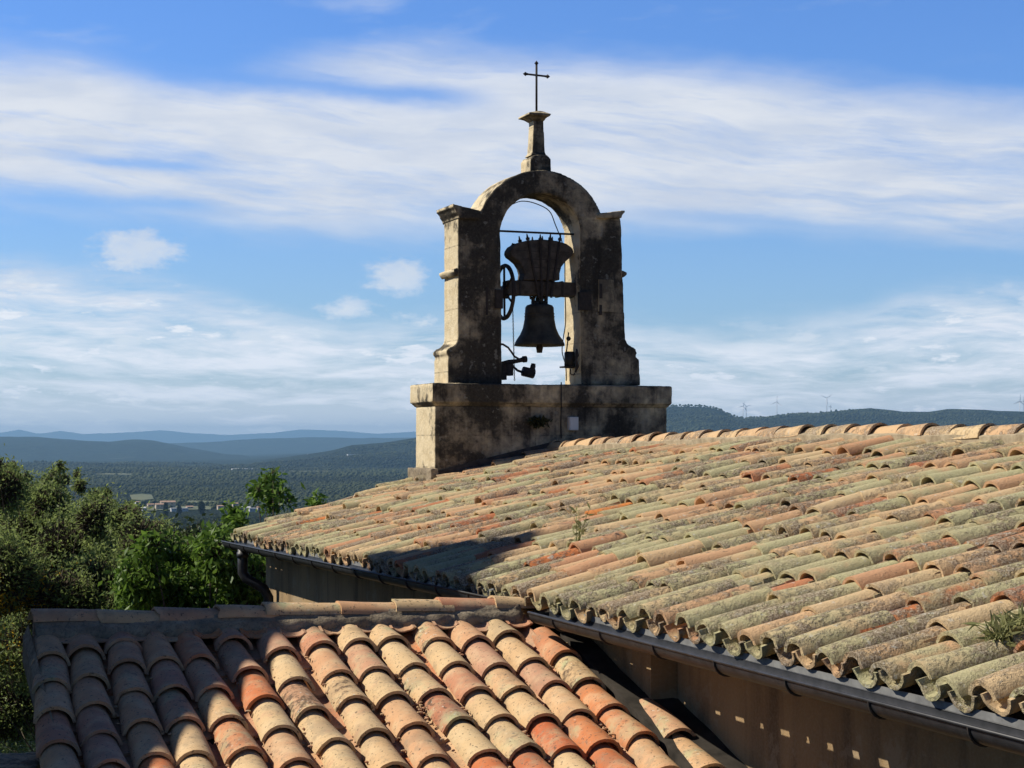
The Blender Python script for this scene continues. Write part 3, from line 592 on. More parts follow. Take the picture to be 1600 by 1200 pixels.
# ------------------------------------------------------------------ the large house
EAVE_Q = 3.75; RIDGE_Q = 7.02; S0 = 2.6
zr_pts = [(0, .075), (8, .095), (10, .104), (11.9, .120), (13.5, .095), (16, .040), (17.07, .015), (18.2, .0)]
def zc(q, s):                                                # height of the tile crowns
    ze = -.795 + .008 * math.sin(s * 1.1) ; zr = interp(s, zr_pts); t = (q - EAVE_Q) / (RIDGE_Q - EAVE_Q)
    return ze + (zr - ze) * t + .022 * math.sin(math.pi * min(max(t, 0), 1)) + .010 * math.sin(s * 2.1 + q * 1.3) * math.sin(math.pi * min(max(t, 0), 1))
def s_end(q): return 17.42 + (q - EAVE_Q) * .17
house = hthing('stone_house', (7, 10, -5.2), 'large old house whose lichen covered tiled roof fills the right side', 'house')
RL = math.hypot(RIDGE_Q - EAVE_Q, .95)
def main_roof():
    mb = MB(); r = random.Random(5); EX = .325; sp = .21; nrow = 10; npx = np.array
    lat = npx((0, -1., 0)); 
    for i in range(int((17.42 - S0) / sp) + 6):
        s = S0 + i * sp; drift = 0
        for cover in (0, 1):
            ss = s + (sp / 2 if cover else 0); off = r.gauss(0, .03); ph = r.random() * 6.28
            for j in range(nrow):
                dq = max(0, j * EX + (off if j else off * .35)) * .96; q = EAVE_Q + dq
                if ss > s_end(q) - .05 or q > RIDGE_Q - .08: continue
                sw = ss + .016 * math.sin(j * .9 + ph) + r.gauss(0, .006)
                z = zc(q, ss); z1 = zc(q + .3, ss); up = npx((.3, 0, z1 - z)); up /= np.linalg.norm(up); nn = npx((-up[2], 0, up[0]))
                L = .44 + r.gauss(0, .012); L = min(L, (RIDGE_Q - q) + .1)
                tr = r.random(); tr = tr * .62 if r.random() < .83 else .55 + tr * .42
                if cover and r.random() < .010: tr = .96 + .04 * r.random(); lb = .0
                else: lb = r.random()
                if cover and j and r.random() < .035: z += .022; q -= .05 * r.random()
                if cover: P = npx((q, sw, z)) - nn * .075 + nn * r.gauss(0, .008); wf, wb = .184 + r.gauss(0, .008), .145
                else: P = npx((q - .012, sw, z)) - nn * .055; wf, wb = .150, .175
                if j == 0: P = P + npx((-.030 + r.gauss(0, .008), 0, 0)); L += .04; P = P + npx((-.004, 0, .004)) if cover else P + npx((.002, 0, -.008 + r.gauss(0, .008))); wf = .160 if cover else .162
                lay(mb, P, lat, up, nn, cover, L, wf, wb, .022 if cover else .012, (.034 if j else .02) if cover else (.018 if j else .006), (tr, r.random(), lb if j else min(1, lb + .15)), i * 100 + j * 2 + cover, .016 if j else (.022 if cover else .016), .74 if cover else .80)
    o = hb(mb, 'roof', M['old'], house, True, recalc=False)
    return o
roof = main_roof()
def sheet(fn, qs_, ss_, th):                                # closed slab following fn(q, s)
    V = [(q, s, fn(q, s)) for q in qs_ for s in ss_]; n = len(ss_); k = len(V); V += [(x, y, z - th) for x, y, z in V]; Fc = []
    for i in range(len(qs_) - 1):
        for j in range(n - 1):
            a = i * n + j; Fc += [(a, a + n, a + n + 1, a + 1), (k + a, k + a + 1, k + a + n + 1, k + a + n)]
    def side(idx): return [(idx[i], idx[i + 1], k + idx[i + 1], k + idx[i]) for i in range(len(idx) - 1)]
    m_ = len(qs_); Fc += side([j for j in range(n)]) + side([(m_ - 1) * n + j for j in range(n)]) + side([i * n for i in range(m_)]) + side([i * n + n - 1 for i in range(m_)])
    return V, Fc
# bedding under the tiles, with the far slope
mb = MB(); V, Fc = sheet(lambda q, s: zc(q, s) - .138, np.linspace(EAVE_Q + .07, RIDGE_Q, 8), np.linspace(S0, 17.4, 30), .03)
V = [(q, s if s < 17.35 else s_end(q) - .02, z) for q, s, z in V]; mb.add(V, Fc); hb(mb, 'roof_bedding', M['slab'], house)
mb = MB(); r = random.Random(77)
for i in range(int((17.7 - S0) / .21)):
    for cover in (0, 1):
        for j in range(5):
            s = S0 + i * .21 + cover * .105; q = 10.4 - j * .68; z = interp(s, zr_pts) - .02 - (q - RIDGE_Q) * .29; up = np.array((-.96, 0, .278)); nn = np.array((.278, 0, .96))
            lay(mb, np.array((q, s, z)) - nn * (.08 if cover else .06), np.array((0, 1., 0)), up, nn, cover, min(.76, q - RIDGE_Q), .165 if cover else .15, .15, .02, .01, (r.random() * .8, r.random(), .6), i * 50 + j, .016, .82, 5)
hb(mb, 'far_roof_slope', M['old'], house, True, recalc=False)
# ridge
mb = MB(); mo = MB(); r = random.Random(21); s = 17.0; k = 0
while s > S0 + .2:
    z = interp(s, zr_pts) + .045 + r.gauss(0, .006); z2 = interp(s + .34, zr_pts) + .045
    if 1:
        up = np.array((0, .34, z2 - z)); up /= np.linalg.norm(up)
        lay(mb, np.array((RIDGE_Q + r.gauss(0, .008), s, z - .085)), np.array((1., 0, 0)), up, np.array((0, 0, 1.)), 1, .42, .205, .178, .018, .022, (r.random() * .45, r.random(), r.random() * .40), 900 + k, .016, .82, 11)
    s -= .335 + r.gauss(0, .012); k += 1
hb(mb, 'ridge_tiles', M['old'], house, True, recalc=False)
V, Fc = sheet(lambda q, s: interp(s, zr_pts) + .004 - abs(q - RIDGE_Q) * .35 + .006 * math.sin(s * 9), np.array([RIDGE_Q - .115, RIDGE_Q, RIDGE_Q + .115]), np.linspace(S0, 17.0, 90), .12); mo.add(V, Fc); hb(mo, 'ridge_mortar', M['buff'], house)
# verge mortar at the left rake
mo = MB(); pts = [(q, s_end(q) + .02, zc(q, s_end(q)) - .10) for q in np.linspace(EAVE_Q + .05, 6.9, 14)]
mo.tube(pts, .055, 6); hb(mo, 'verge_mortar', M['mortar'], house)
# walls
mb = MB(); mb.box((4.0, 8.42, -5.2), (10.1, 17.05, -.99)); mb.box((4.15, S0, -5.2), (10.1, 8.415, -.99)); hb(mb, 'wall', M['plaster'], house)
mb = MB(); 
for s in np.arange(S0 + .2, 17.0, .55): mb.box((3.80, s, -1.0), (4.3, s + .08, -.955))
# gutters
def gutter(s0, s1, z0, z1, q=3.70, R_=.063):
    g = MB(); n = 12; m_ = max(2, int(abs(s1 - s0) / .5)); V = []; 
    for k, R2 in ((0, R_), (1, R_ - .003)):
        for i in range(m_ + 1):
            s = s0 + (s1 - s0) * i / m_; z = z0 + (z1 - z0) * i / m_
            for j in range(n + 1):
                a = math.pi + math.pi * j / n; V.append((q + R2 * math.cos(a), s, z + R2 * math.sin(a)))
    kk = (m_ + 1) * (n + 1); Fc = []
    for i in range(m_):
        for j in range(n):
            a = i * (n + 1) + j; Fc += [(a, a + 1, a + n + 2, a + n + 1), (kk + a, kk + a + n + 1, kk + a + n + 2, kk + a + 1)]
    g.add(V, Fc)
    for side in (-1, 1): g.tube([(q + side * R_, s0, z0 + .002), (q + side * R_, s1, z1 + .002)], .0075 if side < 0 else .004, 8)
    for (s, z) in ((s0, z0), (s1, z1)):
        ring = [(q + R_ * math.cos(math.pi + math.pi * j / n), s, z + R_ * math.sin(math.pi + math.pi * j / n)) for j in range(n + 1)]
        g.add(ring, [tuple(range(n + 1))])
    o = hb(g, 'gutter', M['gutter'], house, True, recalc=False)
    f = MB(); V = [(q + R_ + dq, s, z + dz) for s, z in ((s0, z0), (s1, z1)) for dq in (-.001, .003) for dz in (-.01, .034)]
    f.add(V, [(0, 1, 3, 2), (4, 6, 7, 5), (0, 2, 6, 4), (1, 5, 7, 3), (0, 4, 5, 1), (2, 3, 7, 6)]); hb(f, 'zinc_flange', M['zinc'], house, parent=o)
    i = 0; L = abs(s1 - s0); sg = 1 if s1 > s0 else -1
    for s in np.arange(.35, L, .62):
        z = z0 + (z1 - z0) * s / L; s = s0 + sg * s; b = MB()
        pts = [(q + .0665 * math.cos(a), s, z + .0665 * math.sin(a)) for a in np.linspace(math.pi, 2 * math.pi, 11)] + [(q + .0665, s, z + .03), (q + .30, s, z + .03)]
        b.tube(pts, .006, 6); hb(b, 'gutter_bracket', M['iron'], house, parent=o)
    return o
g1 = gutter(9.22, S0, -.9175, -.974)
g2 = gutter(17.38, 9.75, -.929, -.886)
# zinc drip edge behind the gutter
mb = MB(); mb.box((3.74, S0, -1.02), (3.765, 9.28, -.935)); mb.box((3.74, 9.75, -1.0), (3.765, 16.98, -.92))
# downpipe at the far corner
P0 = np.array((3.655, 16.8, -.98)); path = [(3.70, 16.72, -.97), (3.70, 16.72, -1.12), (3.70, 16.72, -1.19), (3.73, 16.70, -1.245), (3.80, 16.66, -1.29), (3.88, 16.62, -1.34), (3.92, 16.60, -1.42), (3.925, 16.60, -1.6), (3.925, 16.60, -3.2)]
mb = MB(); mb.tube(path, .048, 14); mb.tube([(3.70, 16.72, -1.0), (3.70, 16.72, -1.05)], .056, 14); hb(mb, 'downpipe', M['gutter'], house, True)

# ------------------------------------------------------------------ the annex in front
AQ0, AS0, AZ0 = 1.005, 9.078, -1.049; TP = math.tan(math.radians(17.0)); AE = .335
annex = hthing('tiled_annex', (2.4, 8.8, -5.2), 'lean annex with sunlit cream and orange canal tiles in the foreground', 'building')
offs = [-.13, -.21, .01, -.01, 0, -.20, -.05, -.10, -.14, -.13, -.12, -.09, -.14, .15, 1.16 - 3 * .335 + .02]
cA = math.cos(math.atan(TP)); upA = np.array((0, cA, TP * cA)); nA = np.array((0, -TP * cA, cA)); latA = np.array((1., 0, 0))
def crown(q, d): return np.array((q, AS0, AZ0)) - upA * d       # point on the crown surface, d metres below row 0
col_codes = {}                                                  # tints noted from the photograph: (column, row): 0 cream .. 1 red
for k_, v_ in {(0, 3): .65, (1, 0): .5, (1, 4): .62, (2, 5): .8, (5, 2): .80, (6, 0): .62, (7, 0): .66, (8, 1): .55, (7, 2): .2, (8, 0): .15, (9, 0): .2, (10, 0): .42, (11, 0): .45, (12, 0): .05, (13, 0): .70, (13, 1): .25, (13, 2): .74,
              (11, 1): .62, (10, 2): .66, (12, 2): .60, (12, 3): .35, (11, 4): .88, (12, 4): .76, (13, 3): .74, (13, 4): .40, (14, 0): .50, (14, 1): .35, (9, 3): .96, (9, 5): .82, (10, 5): .86, (11, 5): .15, (4, 3): .72, (5, 3): .1, (6, 1): .1, (6, 2): .52, (6, 3): .12,
              (7, 1): .45, (7, 3): .2, (8, 2): .08, (8, 3): .4, (10, 1): .12, (10, 3): .18, (10, 4): .1, (9, 2): .22, (9, 4): .08, (11, 2): .35, (11, 3): .25, (12, 1): .3, (5, 0): .6, (5, 1): .55, (4, 2): .3, (3, 3): .2, (4, 4): .1, (5, 4): .45, (3, 4): .12, (6, 4): .1}.items(): col_codes[k_] = v_
import json
TR = {0:[(84,1014.5),(86,1055),(91,1100),(98,1151)],1:[(138,1005),(146,1048),(153,1091.5),(164,1135),(178,1181)],
2:[(198,995),(204,1026),(215,1070),(229,1118),(248,1169)],3:[(262,1021.5),(276,1066),(294,1114),(311,1167)],4:[(318,1019),(340,1066),(362,1112),(390,1161.5)],
5:[(370,990),(395,1037),(419,1082),(445,1128),(470,1179)],6:[(445,1007.5),(467,1053),(494,1098.5),(529,1147.5)],
7:[(508,998),(534,1042.5),(559,1083),(591,1132),(620,1186)],8:[(566,993.5),(592,1037),(620,1077),(653,1123),(684,1172)],
9:[(618,991),(651,1032),(684,1072),(724,1115),(764,1165)],10:[(690,992),(717,1030),(750,1069),(787,1111),(827,1158)],
11:[(750,992),(782,1031),(813,1068),(852,1111),(890,1159)],12:[(798,982),(836,1023),(870,1059),(908,1104),(946,1151)],
13:[(887,1012),(922,1054),(960,1096),(1006,1138),(1046,1191)],14:[(1064,1133.5),(1113,1187)]}   # front edges of the cover tiles in the photograph
def trace(x, y):
    k = (x - 800) / F; m = (HY - y) / F; c = math.cos(AL) - math.sin(AL) * k; dd = (AZ0 - AS0 * TP) / (m - TP * c); s = dd * c
    return dd * (math.cos(AL) * k + math.sin(AL)), (AS0 - s) / cA
TQ = {i: [trace(*p) for p in L] for i, L in TR.items()}
for i, L in TQ.items():
    while len(L) < 8: L.append((L[-1][0] + (L[1][0] - L[0][0]) * .3, L[-1][1] + AE))
TOP = -.47
def annex_roof():
    cv = MB(); r = random.Random(31)
    for i in range(15):
        for j, (q, d) in enumerate(TQ[i]):
            L = min(.43 + r.gauss(0, .008), d - TOP)
            nq, nd = TQ[i][j - 1] if j else (q + (q - TQ[i][1][0]) * .6, d - AE)
            sk = (nq - q) / max(.12, d - nd); sk = max(-.12, min(.12, sk))
            P = crown(q, d) - nA * .088
            tr = col_codes.get((i, j), r.random() * .6 if r.random() < .8 else .6 + r.random() * .35)
            if i < 5 and (i, j) not in col_codes: tr = .3 + r.random() * .4
            lb = r.random() * .8
            if (i, j) in ((9, 3), (13, 1), (7, 2), (6, 2), (10, 0)): lb = 1.0
            lat = latA - upA * sk; lat /= np.linalg.norm(lat); up_ = upA + latA * sk; up_ /= np.linalg.norm(up_)
            lay(cv, P, lat, up_, nA, 1, L, .198, .152, .022, .014, (tr, r.random(), lb), 5000 + i * 40 + j, .016, .80, 23)
            if i < 14 or j < 99:                                      # the pan on the right of this cover
                if i < 13 and len(TQ[i + 1]) > j: qp = (q + TQ[i + 1][min(j, 7)][0]) / 2
                else: qp = q + .105
                dp = d + r.gauss(.03, .03); Lp = min(.45, dp - TOP + .05)
                if i == 13: qp = q + .135 + .01 * r.random(); dp = d - .05
                P = crown(qp, dp) - nA * .062
                lay(cv, P, lat, up_, nA, 0, Lp, .165, .185, .014, .012, (.35 + r.random() * .45, r.random(), r.random() * .5), 8000 + i * 40 + j, .016, .75, 9)
    return hb(cv, 'roof', M['fresh'], annex, True, recalc=False)
annex_roof()
RS = AS0 + .51; RZ = -.848                                       # ridge line position (top of ridge tiles)
# rubble and grit in the valleys between tiles
gb = MB(); r = random.Random(3); v0, f0 = ico(1)
for (i, d0, d1, n) in [(8, .5, .75, 26), (10, .85, 1.1, 28), (11, .75, .95, 14), (12, 0, .25, 30), (12, .6, 1.1, 40), (9, 1.1, 1.3, 20), (5, .9, 1.1, 8), (13, -.1, .2, 12), (4, 1.0, 1.2, 14)] + [(k_, -.2, 1.4, 16) for k_ in range(1, 13)]:
    for _ in range(n):
        p = crown(AQ0 + .21 * i + .10 + r.gauss(0, .012), d0 + (d1 - d0) * r.random()) - nA * (.085 - r.random() * .015); q_ = .005 + .007 * r.random()
        gb.add(p + v0 * np.array((q_ * (.6 + r.random()), q_, q_ * .6)), f0, (.3 + .4 * r.random(), r.random(), r.random()))
tag(hb(gb, 'roof_grit', M['fresh'], annex), kind='stuff')
# ridge capping, mortar band, end pieces
mb = MB(); r = random.Random(8); k = 0; js = [154, 245, 340, 415, 531, 615, 687, 771, 846]
qb = [qz(54, 950, RS)[0]] + [qz(x, 940, RS)[0] for x in js]
cols = [.45, .3, .5, .35, .22, .42, .12, .66, .15]
for k in range(9):
    q0 = qb[k]; L = qb[k + 1] - q0 + .07 if k < 8 else qb[9] - q0
    up = np.array((1., 0, .0)); lay(mb, np.array((q0 - .01, RS + r.gauss(0, .006), RZ - .062 + r.gauss(0, .004) - .004)), np.array((0, -1., 0)), up, np.array((0, 0, 1.)), 1, L, .190, .165, .012, .012, (cols[k], r.random(), .9 if k in (4, 6) else .4), 700 + k, .016, .62, 13)
hb(mb, 'ridge_tiles', M['fresh'], annex, True, recalc=False)
QL = qb[0] + .01; mb = MB(); n = 60; V = []
for i in range(n + 1):
    q = QL + (3.70 - QL) * i / n; e = .012 * math.sin(i * 1.7) + r.gauss(0, .006); sc = .02 * abs(math.sin((q - AQ0) / .21 * math.pi))
    V += [(q, RS - .072, RZ - .050), (q, RS - .088, RZ - .072), (q, RS - .098 - e * .5, RZ - .085), (q, RS - .112 - e - sc, RZ - .095 + sc * .5), (q, RS - .13 - e, RZ - .17), (q, RS + .1, RZ - .2), (q, RS + .1, RZ - .05)]
Fc = [(i * 7 + j, i * 7 + (j + 1) % 7, (i + 1) * 7 + (j + 1) % 7, (i + 1) * 7 + j) for i in range(n) for j in range(7)] + [tuple(range(7))[::-1], tuple(n * 7 + j for j in range(7))]
mb.add(V, Fc); hb(mb, 'ridge_mortar', M['mortar'], annex, True)
mb = MB()                                                          # little upturned tile ends bedded in the mortar between the columns
for i in range(0, 14):
    q = (TQ[i][0][0] + TQ[i + 1][0][0]) / 2 if i < 13 else TQ[13][0][0] + .1; V, Fc = tile_shape(.20, .15, .14, .8, 9, 2, .016, 60 + i); V = V * np.array([1, 1, -.42])
    place(mb, V, Fc, crown(q + r.gauss(0, .01), -.325 + r.gauss(0, .015)) - nA * (.034 + .012 * r.random()), latA, upA, nA, (.45 + .3 * r.random(), r.random(), .5))
hb(mb, 'bedded_tile_ends', M['fresh'], annex, True, recalc=False)
mb = MB()                                                          # body and backing under both slopes
zt = lambda s: AZ0 - .14 - (AS0 - s) * TP if s <= RS else AZ0 - .14 + (RS - AS0) * TP - (s - RS) * TP
poly = [(6.4, zt(6.4)), (RS, zt(RS)), (12.4, zt(12.4)), (12.4, zt(12.4) - .04), (RS, zt(RS) - .05), (6.4, zt(6.4) - .04)]
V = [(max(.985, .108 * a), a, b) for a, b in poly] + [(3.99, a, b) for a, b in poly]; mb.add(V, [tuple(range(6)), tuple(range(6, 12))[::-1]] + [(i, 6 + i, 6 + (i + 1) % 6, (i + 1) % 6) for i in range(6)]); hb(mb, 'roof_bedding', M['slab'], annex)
mb = MB(); poly = [(6.6, -5.2), (12.2, -5.2), (12.2, zt(12.2) - .06), (RS, zt(RS) - .07), (6.6, zt(6.6) - .06)]
V = [(max(1.04, .112 * a), a, b) for a, b in poly] + [(3.98, a, b) for a, b in poly]; mb.add(V, [tuple(range(5)), tuple(range(5, 10))[::-1]] + [(i, 5 + i, 5 + (i + 1) % 5, (i + 1) % 5) for i in range(5)]); hb(mb, 'wall', M['plaster'], annex)
mb = MB(); r = random.Random(12)                                   # far slope of the annex
for i in range(0, 14):
    for cover in (0, 1):
        for j in range(8):
            q = AQ0 + .21 * i + cover * .105; s = 12.3 - j * .36; z = zt(s) + .14; up = np.array((0, -cA, TP * cA)); nn = np.array((0, TP * cA, cA))
            if s < RS + .1 or q < .108 * s + .08: continue
            lay(mb, np.array((q, s, z)) - nn * (.088 if cover else .062), np.array((-1., 0, 0)), up, nn, cover, min(.45, s - RS), .198 if cover else .165, .155, .02, .015, (r.random() * .7, r.random(), r.random() * .6), 300 + i * 20 + j, .016, .8, 7)
hb(mb, 'far_roof_slope', M['fresh'], annex, True, recalc=False)
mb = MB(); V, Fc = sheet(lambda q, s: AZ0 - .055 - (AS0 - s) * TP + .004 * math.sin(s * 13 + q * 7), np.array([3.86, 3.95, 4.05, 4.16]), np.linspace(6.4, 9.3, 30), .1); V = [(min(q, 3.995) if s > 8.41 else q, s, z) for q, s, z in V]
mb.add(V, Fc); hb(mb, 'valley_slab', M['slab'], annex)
mb = MB(); mb.box((.82, 6.5, -2.2), (.90, 6.6, -1.9))
V = [(.972, s, AZ0 - (AS0 - s) * TP - dz) for s in (6.4, RS) for dz in (.09, .22)] + [(1.0, s, AZ0 - (AS0 - s) * TP - dz) for s in (6.4, RS) for dz in (.03, .22)]
mb = MB(); mb.add(V, [(0, 1, 3, 2), (4, 6, 7, 5), (0, 2, 6, 4), (1, 5, 7, 3), (0, 4, 5, 1), (2, 3, 7, 6)]); hb(mb, 'verge_board', M['mortar'], annex)

# ------------------------------------------------------------------ bell gable
GS = 17.07; SF = 17.17; SB = SF + .45
gab = hthing('bell_gable', (7.0, 17.4, -.6), 'weathered limestone bell gable rising from the ridge of the large roof', 'bell gable')
def gp(L, s): return [qz(x, y, s) for x, y in L]
def gpart(name, L, s0, s1, plane=None, vox=.018, disp=.012):
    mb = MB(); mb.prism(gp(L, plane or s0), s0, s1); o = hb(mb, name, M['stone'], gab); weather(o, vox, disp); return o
q0, _ = qz(679.5, 700, GS); q1, _ = qz(1042.5, 700, GS); zt_ = qz(800, 633, GS)[1]
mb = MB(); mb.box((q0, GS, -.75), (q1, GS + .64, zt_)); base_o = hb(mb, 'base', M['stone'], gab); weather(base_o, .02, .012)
qa, _ = qz(673, 610, GS); qb_, _ = qz(1048, 610, GS); z1 = qz(800, 599.5, GS - .05)[1]; z0 = qz(800, 629, GS - .05)[1]
mb = MB(); mb.box((qa, GS - .05, z0), (qb_, GS + .70, z1)); mb.add([(x, y, z) for z, e in ((z0 + .01, 0), (z0 - .045, .045)) for x, y in ((qa + e, GS - .05 + e), (qb_ - e, GS - .05 + e), (qb_ - e, GS + .70 - e), (qa + e, GS + .70 - e))], [(0, 1, 2, 3), (7, 6, 5, 4), (0, 4, 5, 1), (1, 5, 6, 2), (2, 6, 7, 3), (3, 7, 4, 0)])
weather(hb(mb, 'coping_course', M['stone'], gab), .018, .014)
arcL = [(845 - 100 * math.cos(t), 362 - 100 * math.sin(t)) for t in np.linspace(0, .36, 5)]
PL = [(700, 602), (700, 559), (702, 556.5), (698, 553), (697.5, 547), (702, 542.5), (709, 540), (714, 534), (715.5, 524), (715.5, 330), (750, 329)] + arcL[::-1] + [(783, 360), (785, 602)]
PR = [(908, 602), (907, 360)] + [(845 + 100 * math.cos(t), 362 - 100 * math.sin(t)) for t in np.linspace(0, .3, 5)] + [(937, 333), (971.5, 338), (974, 420), (977, 500), (978.5, 530), (981, 537), (988, 541), (994, 545), (996.5, 551), (995, 557), (991, 560), (1000, 561), (1001.5, 602)]
arc = [(845 - 100 * math.cos(t), 363 - 99.5 * math.sin(t)) for t in np.linspace(0, math.pi, 41)] + [(845 + 62.2 * math.cos(t), 363 - 62.5 * math.sin(t)) for t in np.linspace(0, math.pi, 33)]
mb = MB()
for L_ in (PL, PR, arc): mb.prism(gp(L_, SF), SF, SB)
mb.box((qz(760, 362, SF)[0], SF + .02, qz(800, 368, SF)[1]), (qz(781, 362, SF)[0], SB - .02, qz(800, 356, SF)[1])); mb.box((qz(909, 362, SF)[0], SF + .02, qz(800, 368, SF)[1]), (qz(930, 362, SF)[0], SB - .02, qz(800, 356, SF)[1]))
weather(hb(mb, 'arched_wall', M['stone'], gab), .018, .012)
gpart('cap', [(706.5, 316), (707, 321), (711, 325), (712.5, 330), (717, 336), (717, 341), (751, 341), (753, 328), (742, 325), (725, 321)], SF - .05, SB + .05)
gpart('cap', [(935, 340), (935, 332), (952, 330), (965, 328), (978, 327), (978, 331), (974.5, 334), (973, 340)], SF - .05, SB + .05, disp=.01)
gpart('string_moulding', [(709, 424), (709, 419), (717, 417), (717, 433), (713, 430)], SF - .012, SB + .02, disp=.008)
gpart('string_moulding', [(972, 421), (981, 424), (982, 428), (976, 433), (972, 434)], SF - .012, SB + .02, disp=.008)
mid = (SF + SB) / 2
gpart('pedestal', [(829, 268), (829, 247), (832, 243), (835, 239.5), (855, 239.5), (859, 243), (862, 247), (862.5, 268)], mid - .15, mid + .15, plane=mid - .15, disp=.008)
mb = MB(); V = []
for (xa, xb, y, h) in [(830, 855, 241, .105), (832, 852.5, 235, .078), (834, 850, 190, .070), (833.5, 850.5, 185, .074)]:
    (a, z), (b, _) = qz(xa, y, mid - h), qz(xb, y, mid - h); V += [(a, mid - h, z), (b, mid - h, z), (b, mid + h, z), (a, mid + h, z)]
mb.add(V, [(i * 4 + k, i * 4 + (k + 1) % 4, i * 4 + 4 + (k + 1) % 4, i * 4 + 4 + k) for i in range(3) for k in range(4)] + [(3, 2, 1, 0), (12, 13, 14, 15)]); weather(hb(mb, 'finial_shaft', M['stone'], gab), .012, .006)
mb = MB(); V = []
for (xa, xb, y, h) in [(833.5, 850.5, 186, .078), (831, 854, 180, .115), (826.5, 861, 175.5, .165), (827, 862, 172.5, .165), (840, 848, 170, .03)]:
    (a, z), (b, _) = qz(xa, y, mid - h), qz(xb, y, mid - h); V += [(a, mid - h, z), (b, mid - h, z), (b, mid + h, z), (a, mid + h, z)]
mb.add(V, [(i * 4 + k, i * 4 + (k + 1) % 4, i * 4 + 4 + (k + 1) % 4, i * 4 + 4 + k) for i in range(4) for k in range(4)] + [(3, 2, 1, 0), (16, 17, 18, 19)]); weather(hb(mb, 'finial_cap', M['stone'], gab), .011, .005)
# mortared foot and lead flashing on the roof
mb = MB(); 
def rz_(q, s): return zc(q, s)
pts = np.linspace(q0 + .0, RIDGE_Q, 12); V = [(q, GS - .015, zc(q, GS) + .035) for q in pts] + [(q, GS - .03, zc(q, GS) - .01) for q in pts] + [(q, GS - .10, zc(q, GS) - .06) for q in pts] + [(q, GS + .01, zc(q, GS) - .08) for q in pts]; n = 12
mb.add(V, [(k * n + i, k * n + i + 1, ((k + 1) % 4) * n + i + 1, ((k + 1) % 4) * n + i) for k in range(4) for i in range(n - 1)] + [(0, n, 2 * n, 3 * n), (n - 1, 4 * n - 1, 3 * n - 1, 2 * n - 1)]); hb(mb, 'lead_flashing', M['lead'], gab)
mb = MB(); mb.box((q0 - .07, GS - .06, -.42), (q0 + .02, GS + .70, -.22)); weather(hb(mb, 'foot_mortar', M['mortar'], gab), .015, .03, .08)
# raised pale stone and slots on the right pier, sockets of the beam
def plate(name, x0, x1, y0, y1, s0, s1, m, lab=None):
    (a, za), (b, zb) = qz(x0, y0, SF), qz(x1, y1, SF); mb = MB(); mb.box((a, s0, zb), (b, s1, za)); o = hb(mb, name, M[m], gab)
    if lab: o['label'] = lab
    return o
plate('repair_stone', 935, 959, 436, 487, SF - .012, SF + .02, 'stone3', 'paler patch of newer stone on the right pier')
plate('slot', 936.5, 940.5, 443, 466, SF - .016, SF + .01, 'iron'); plate('slot', 936, 940, 476, 492, SF - .016, SF + .01, 'iron')
plate('slot', 759, 762, 447, 492, SF - .010, SF + .01, 'iron'); plate('beam_socket', 904, 922.5, 456, 485, SF - .035, SF + .02, 'iron'); plate('beam_socket', 773, 785, 452, 482, SF - .02, SF + .02, 'iron')
mb = MB(); (a, za), (b, zb) = qz(783, 360, mid - .05), qz(893, 365, mid - .05); mb.tube([(a - .15, mid - .05, za), (b + .15, mid - .05, zb)], .011, 8); o = hb(mb, 'tie_rod', M['iron'], gab, True)
# iron cross
(cq, cz), (_, ct) = qz(838.5, 171, mid), qz(838, 96, mid)
cross = hthing('iron_cross', (cq, mid, cz), 'thin black iron cross with arrow tips on top of the bell gable', 'cross')
mb = MB(); mb.tube([(cq, mid, cz - .06), (cq, mid, ct)], .0125, 8); hb(mb, 'upright', M['iron'], cross, True)
az_ = qz(838, 114, mid)[1]; aq0 = qz(822, 113.5, mid)[0]; aq1 = qz(855, 114.5, mid)[0]
mb = MB(); mb.tube([(aq0, mid, az_ + .004), (aq1, mid, az_ - .004)], .0105, 8); hb(mb, 'crossbar', M['iron'], cross, True)
for (p, d) in (((cq, mid, ct), (0, 0, 1)), ((aq0, mid, az_ + .004), (-1, 0, 0)), ((aq1, mid, az_ - .004), (1, 0, 0))):
    p = np.array(p); d = np.array(d, float); mb = MB(); mb.tube([p - d * .02, p, p + d * .004, p + d * .035], [.012, .014, .024, .001], 8); hb(mb, 'arrow_tip', M['iron'], cross, True)
# bell, headstock, wheel: they swing together
SM = mid
bq, bz = qz(843, 441, SM)
bell = hthing('church_bell', (bq, SM, qz(843, 540, SM)[1]), 'dark bronze bell hung from a big wooden headstock inside the arch', 'bell')
bl = qz(843, 540, SM)[1]; bh = (540 - 474) / F * 18.4 * 1.0
R0 = (885 - 802) / 2 / F * 18.4 * .97
prof = [(0, bh + .0), (.10, bh), (.135, bh - .012), (.150, bh - .035), (.152, bh - .08), (.158, bh - .16), (.175, bh - .25), (.205, bh - .32), (.24, bh - .37), (R0 - .004, bh * .02 + .015), (R0, .004), (R0 - .004, -.002), (R0 - .03, .01), (.20, .08), (.15, .22), (.13, bh - .05), (0, bh - .03)]
prof = [(.001 if r_ == 0 else r_, h_) for r_, h_ in prof]
mb = MB(); mb.lathe(prof, (bq, SM, bl), n=48); 
for h_, r_ in ((.055, .232), (bh - .10, .158), (bh - .13, .160)): mb.lathe([(r_ - .006, -.006), (r_ + .003, 0), (r_ - .006, .006)], (bq, SM, bl + h_), n=48)
o = hb(mb, 'bell_body', M['bronze'], bell, True, recalc=True)
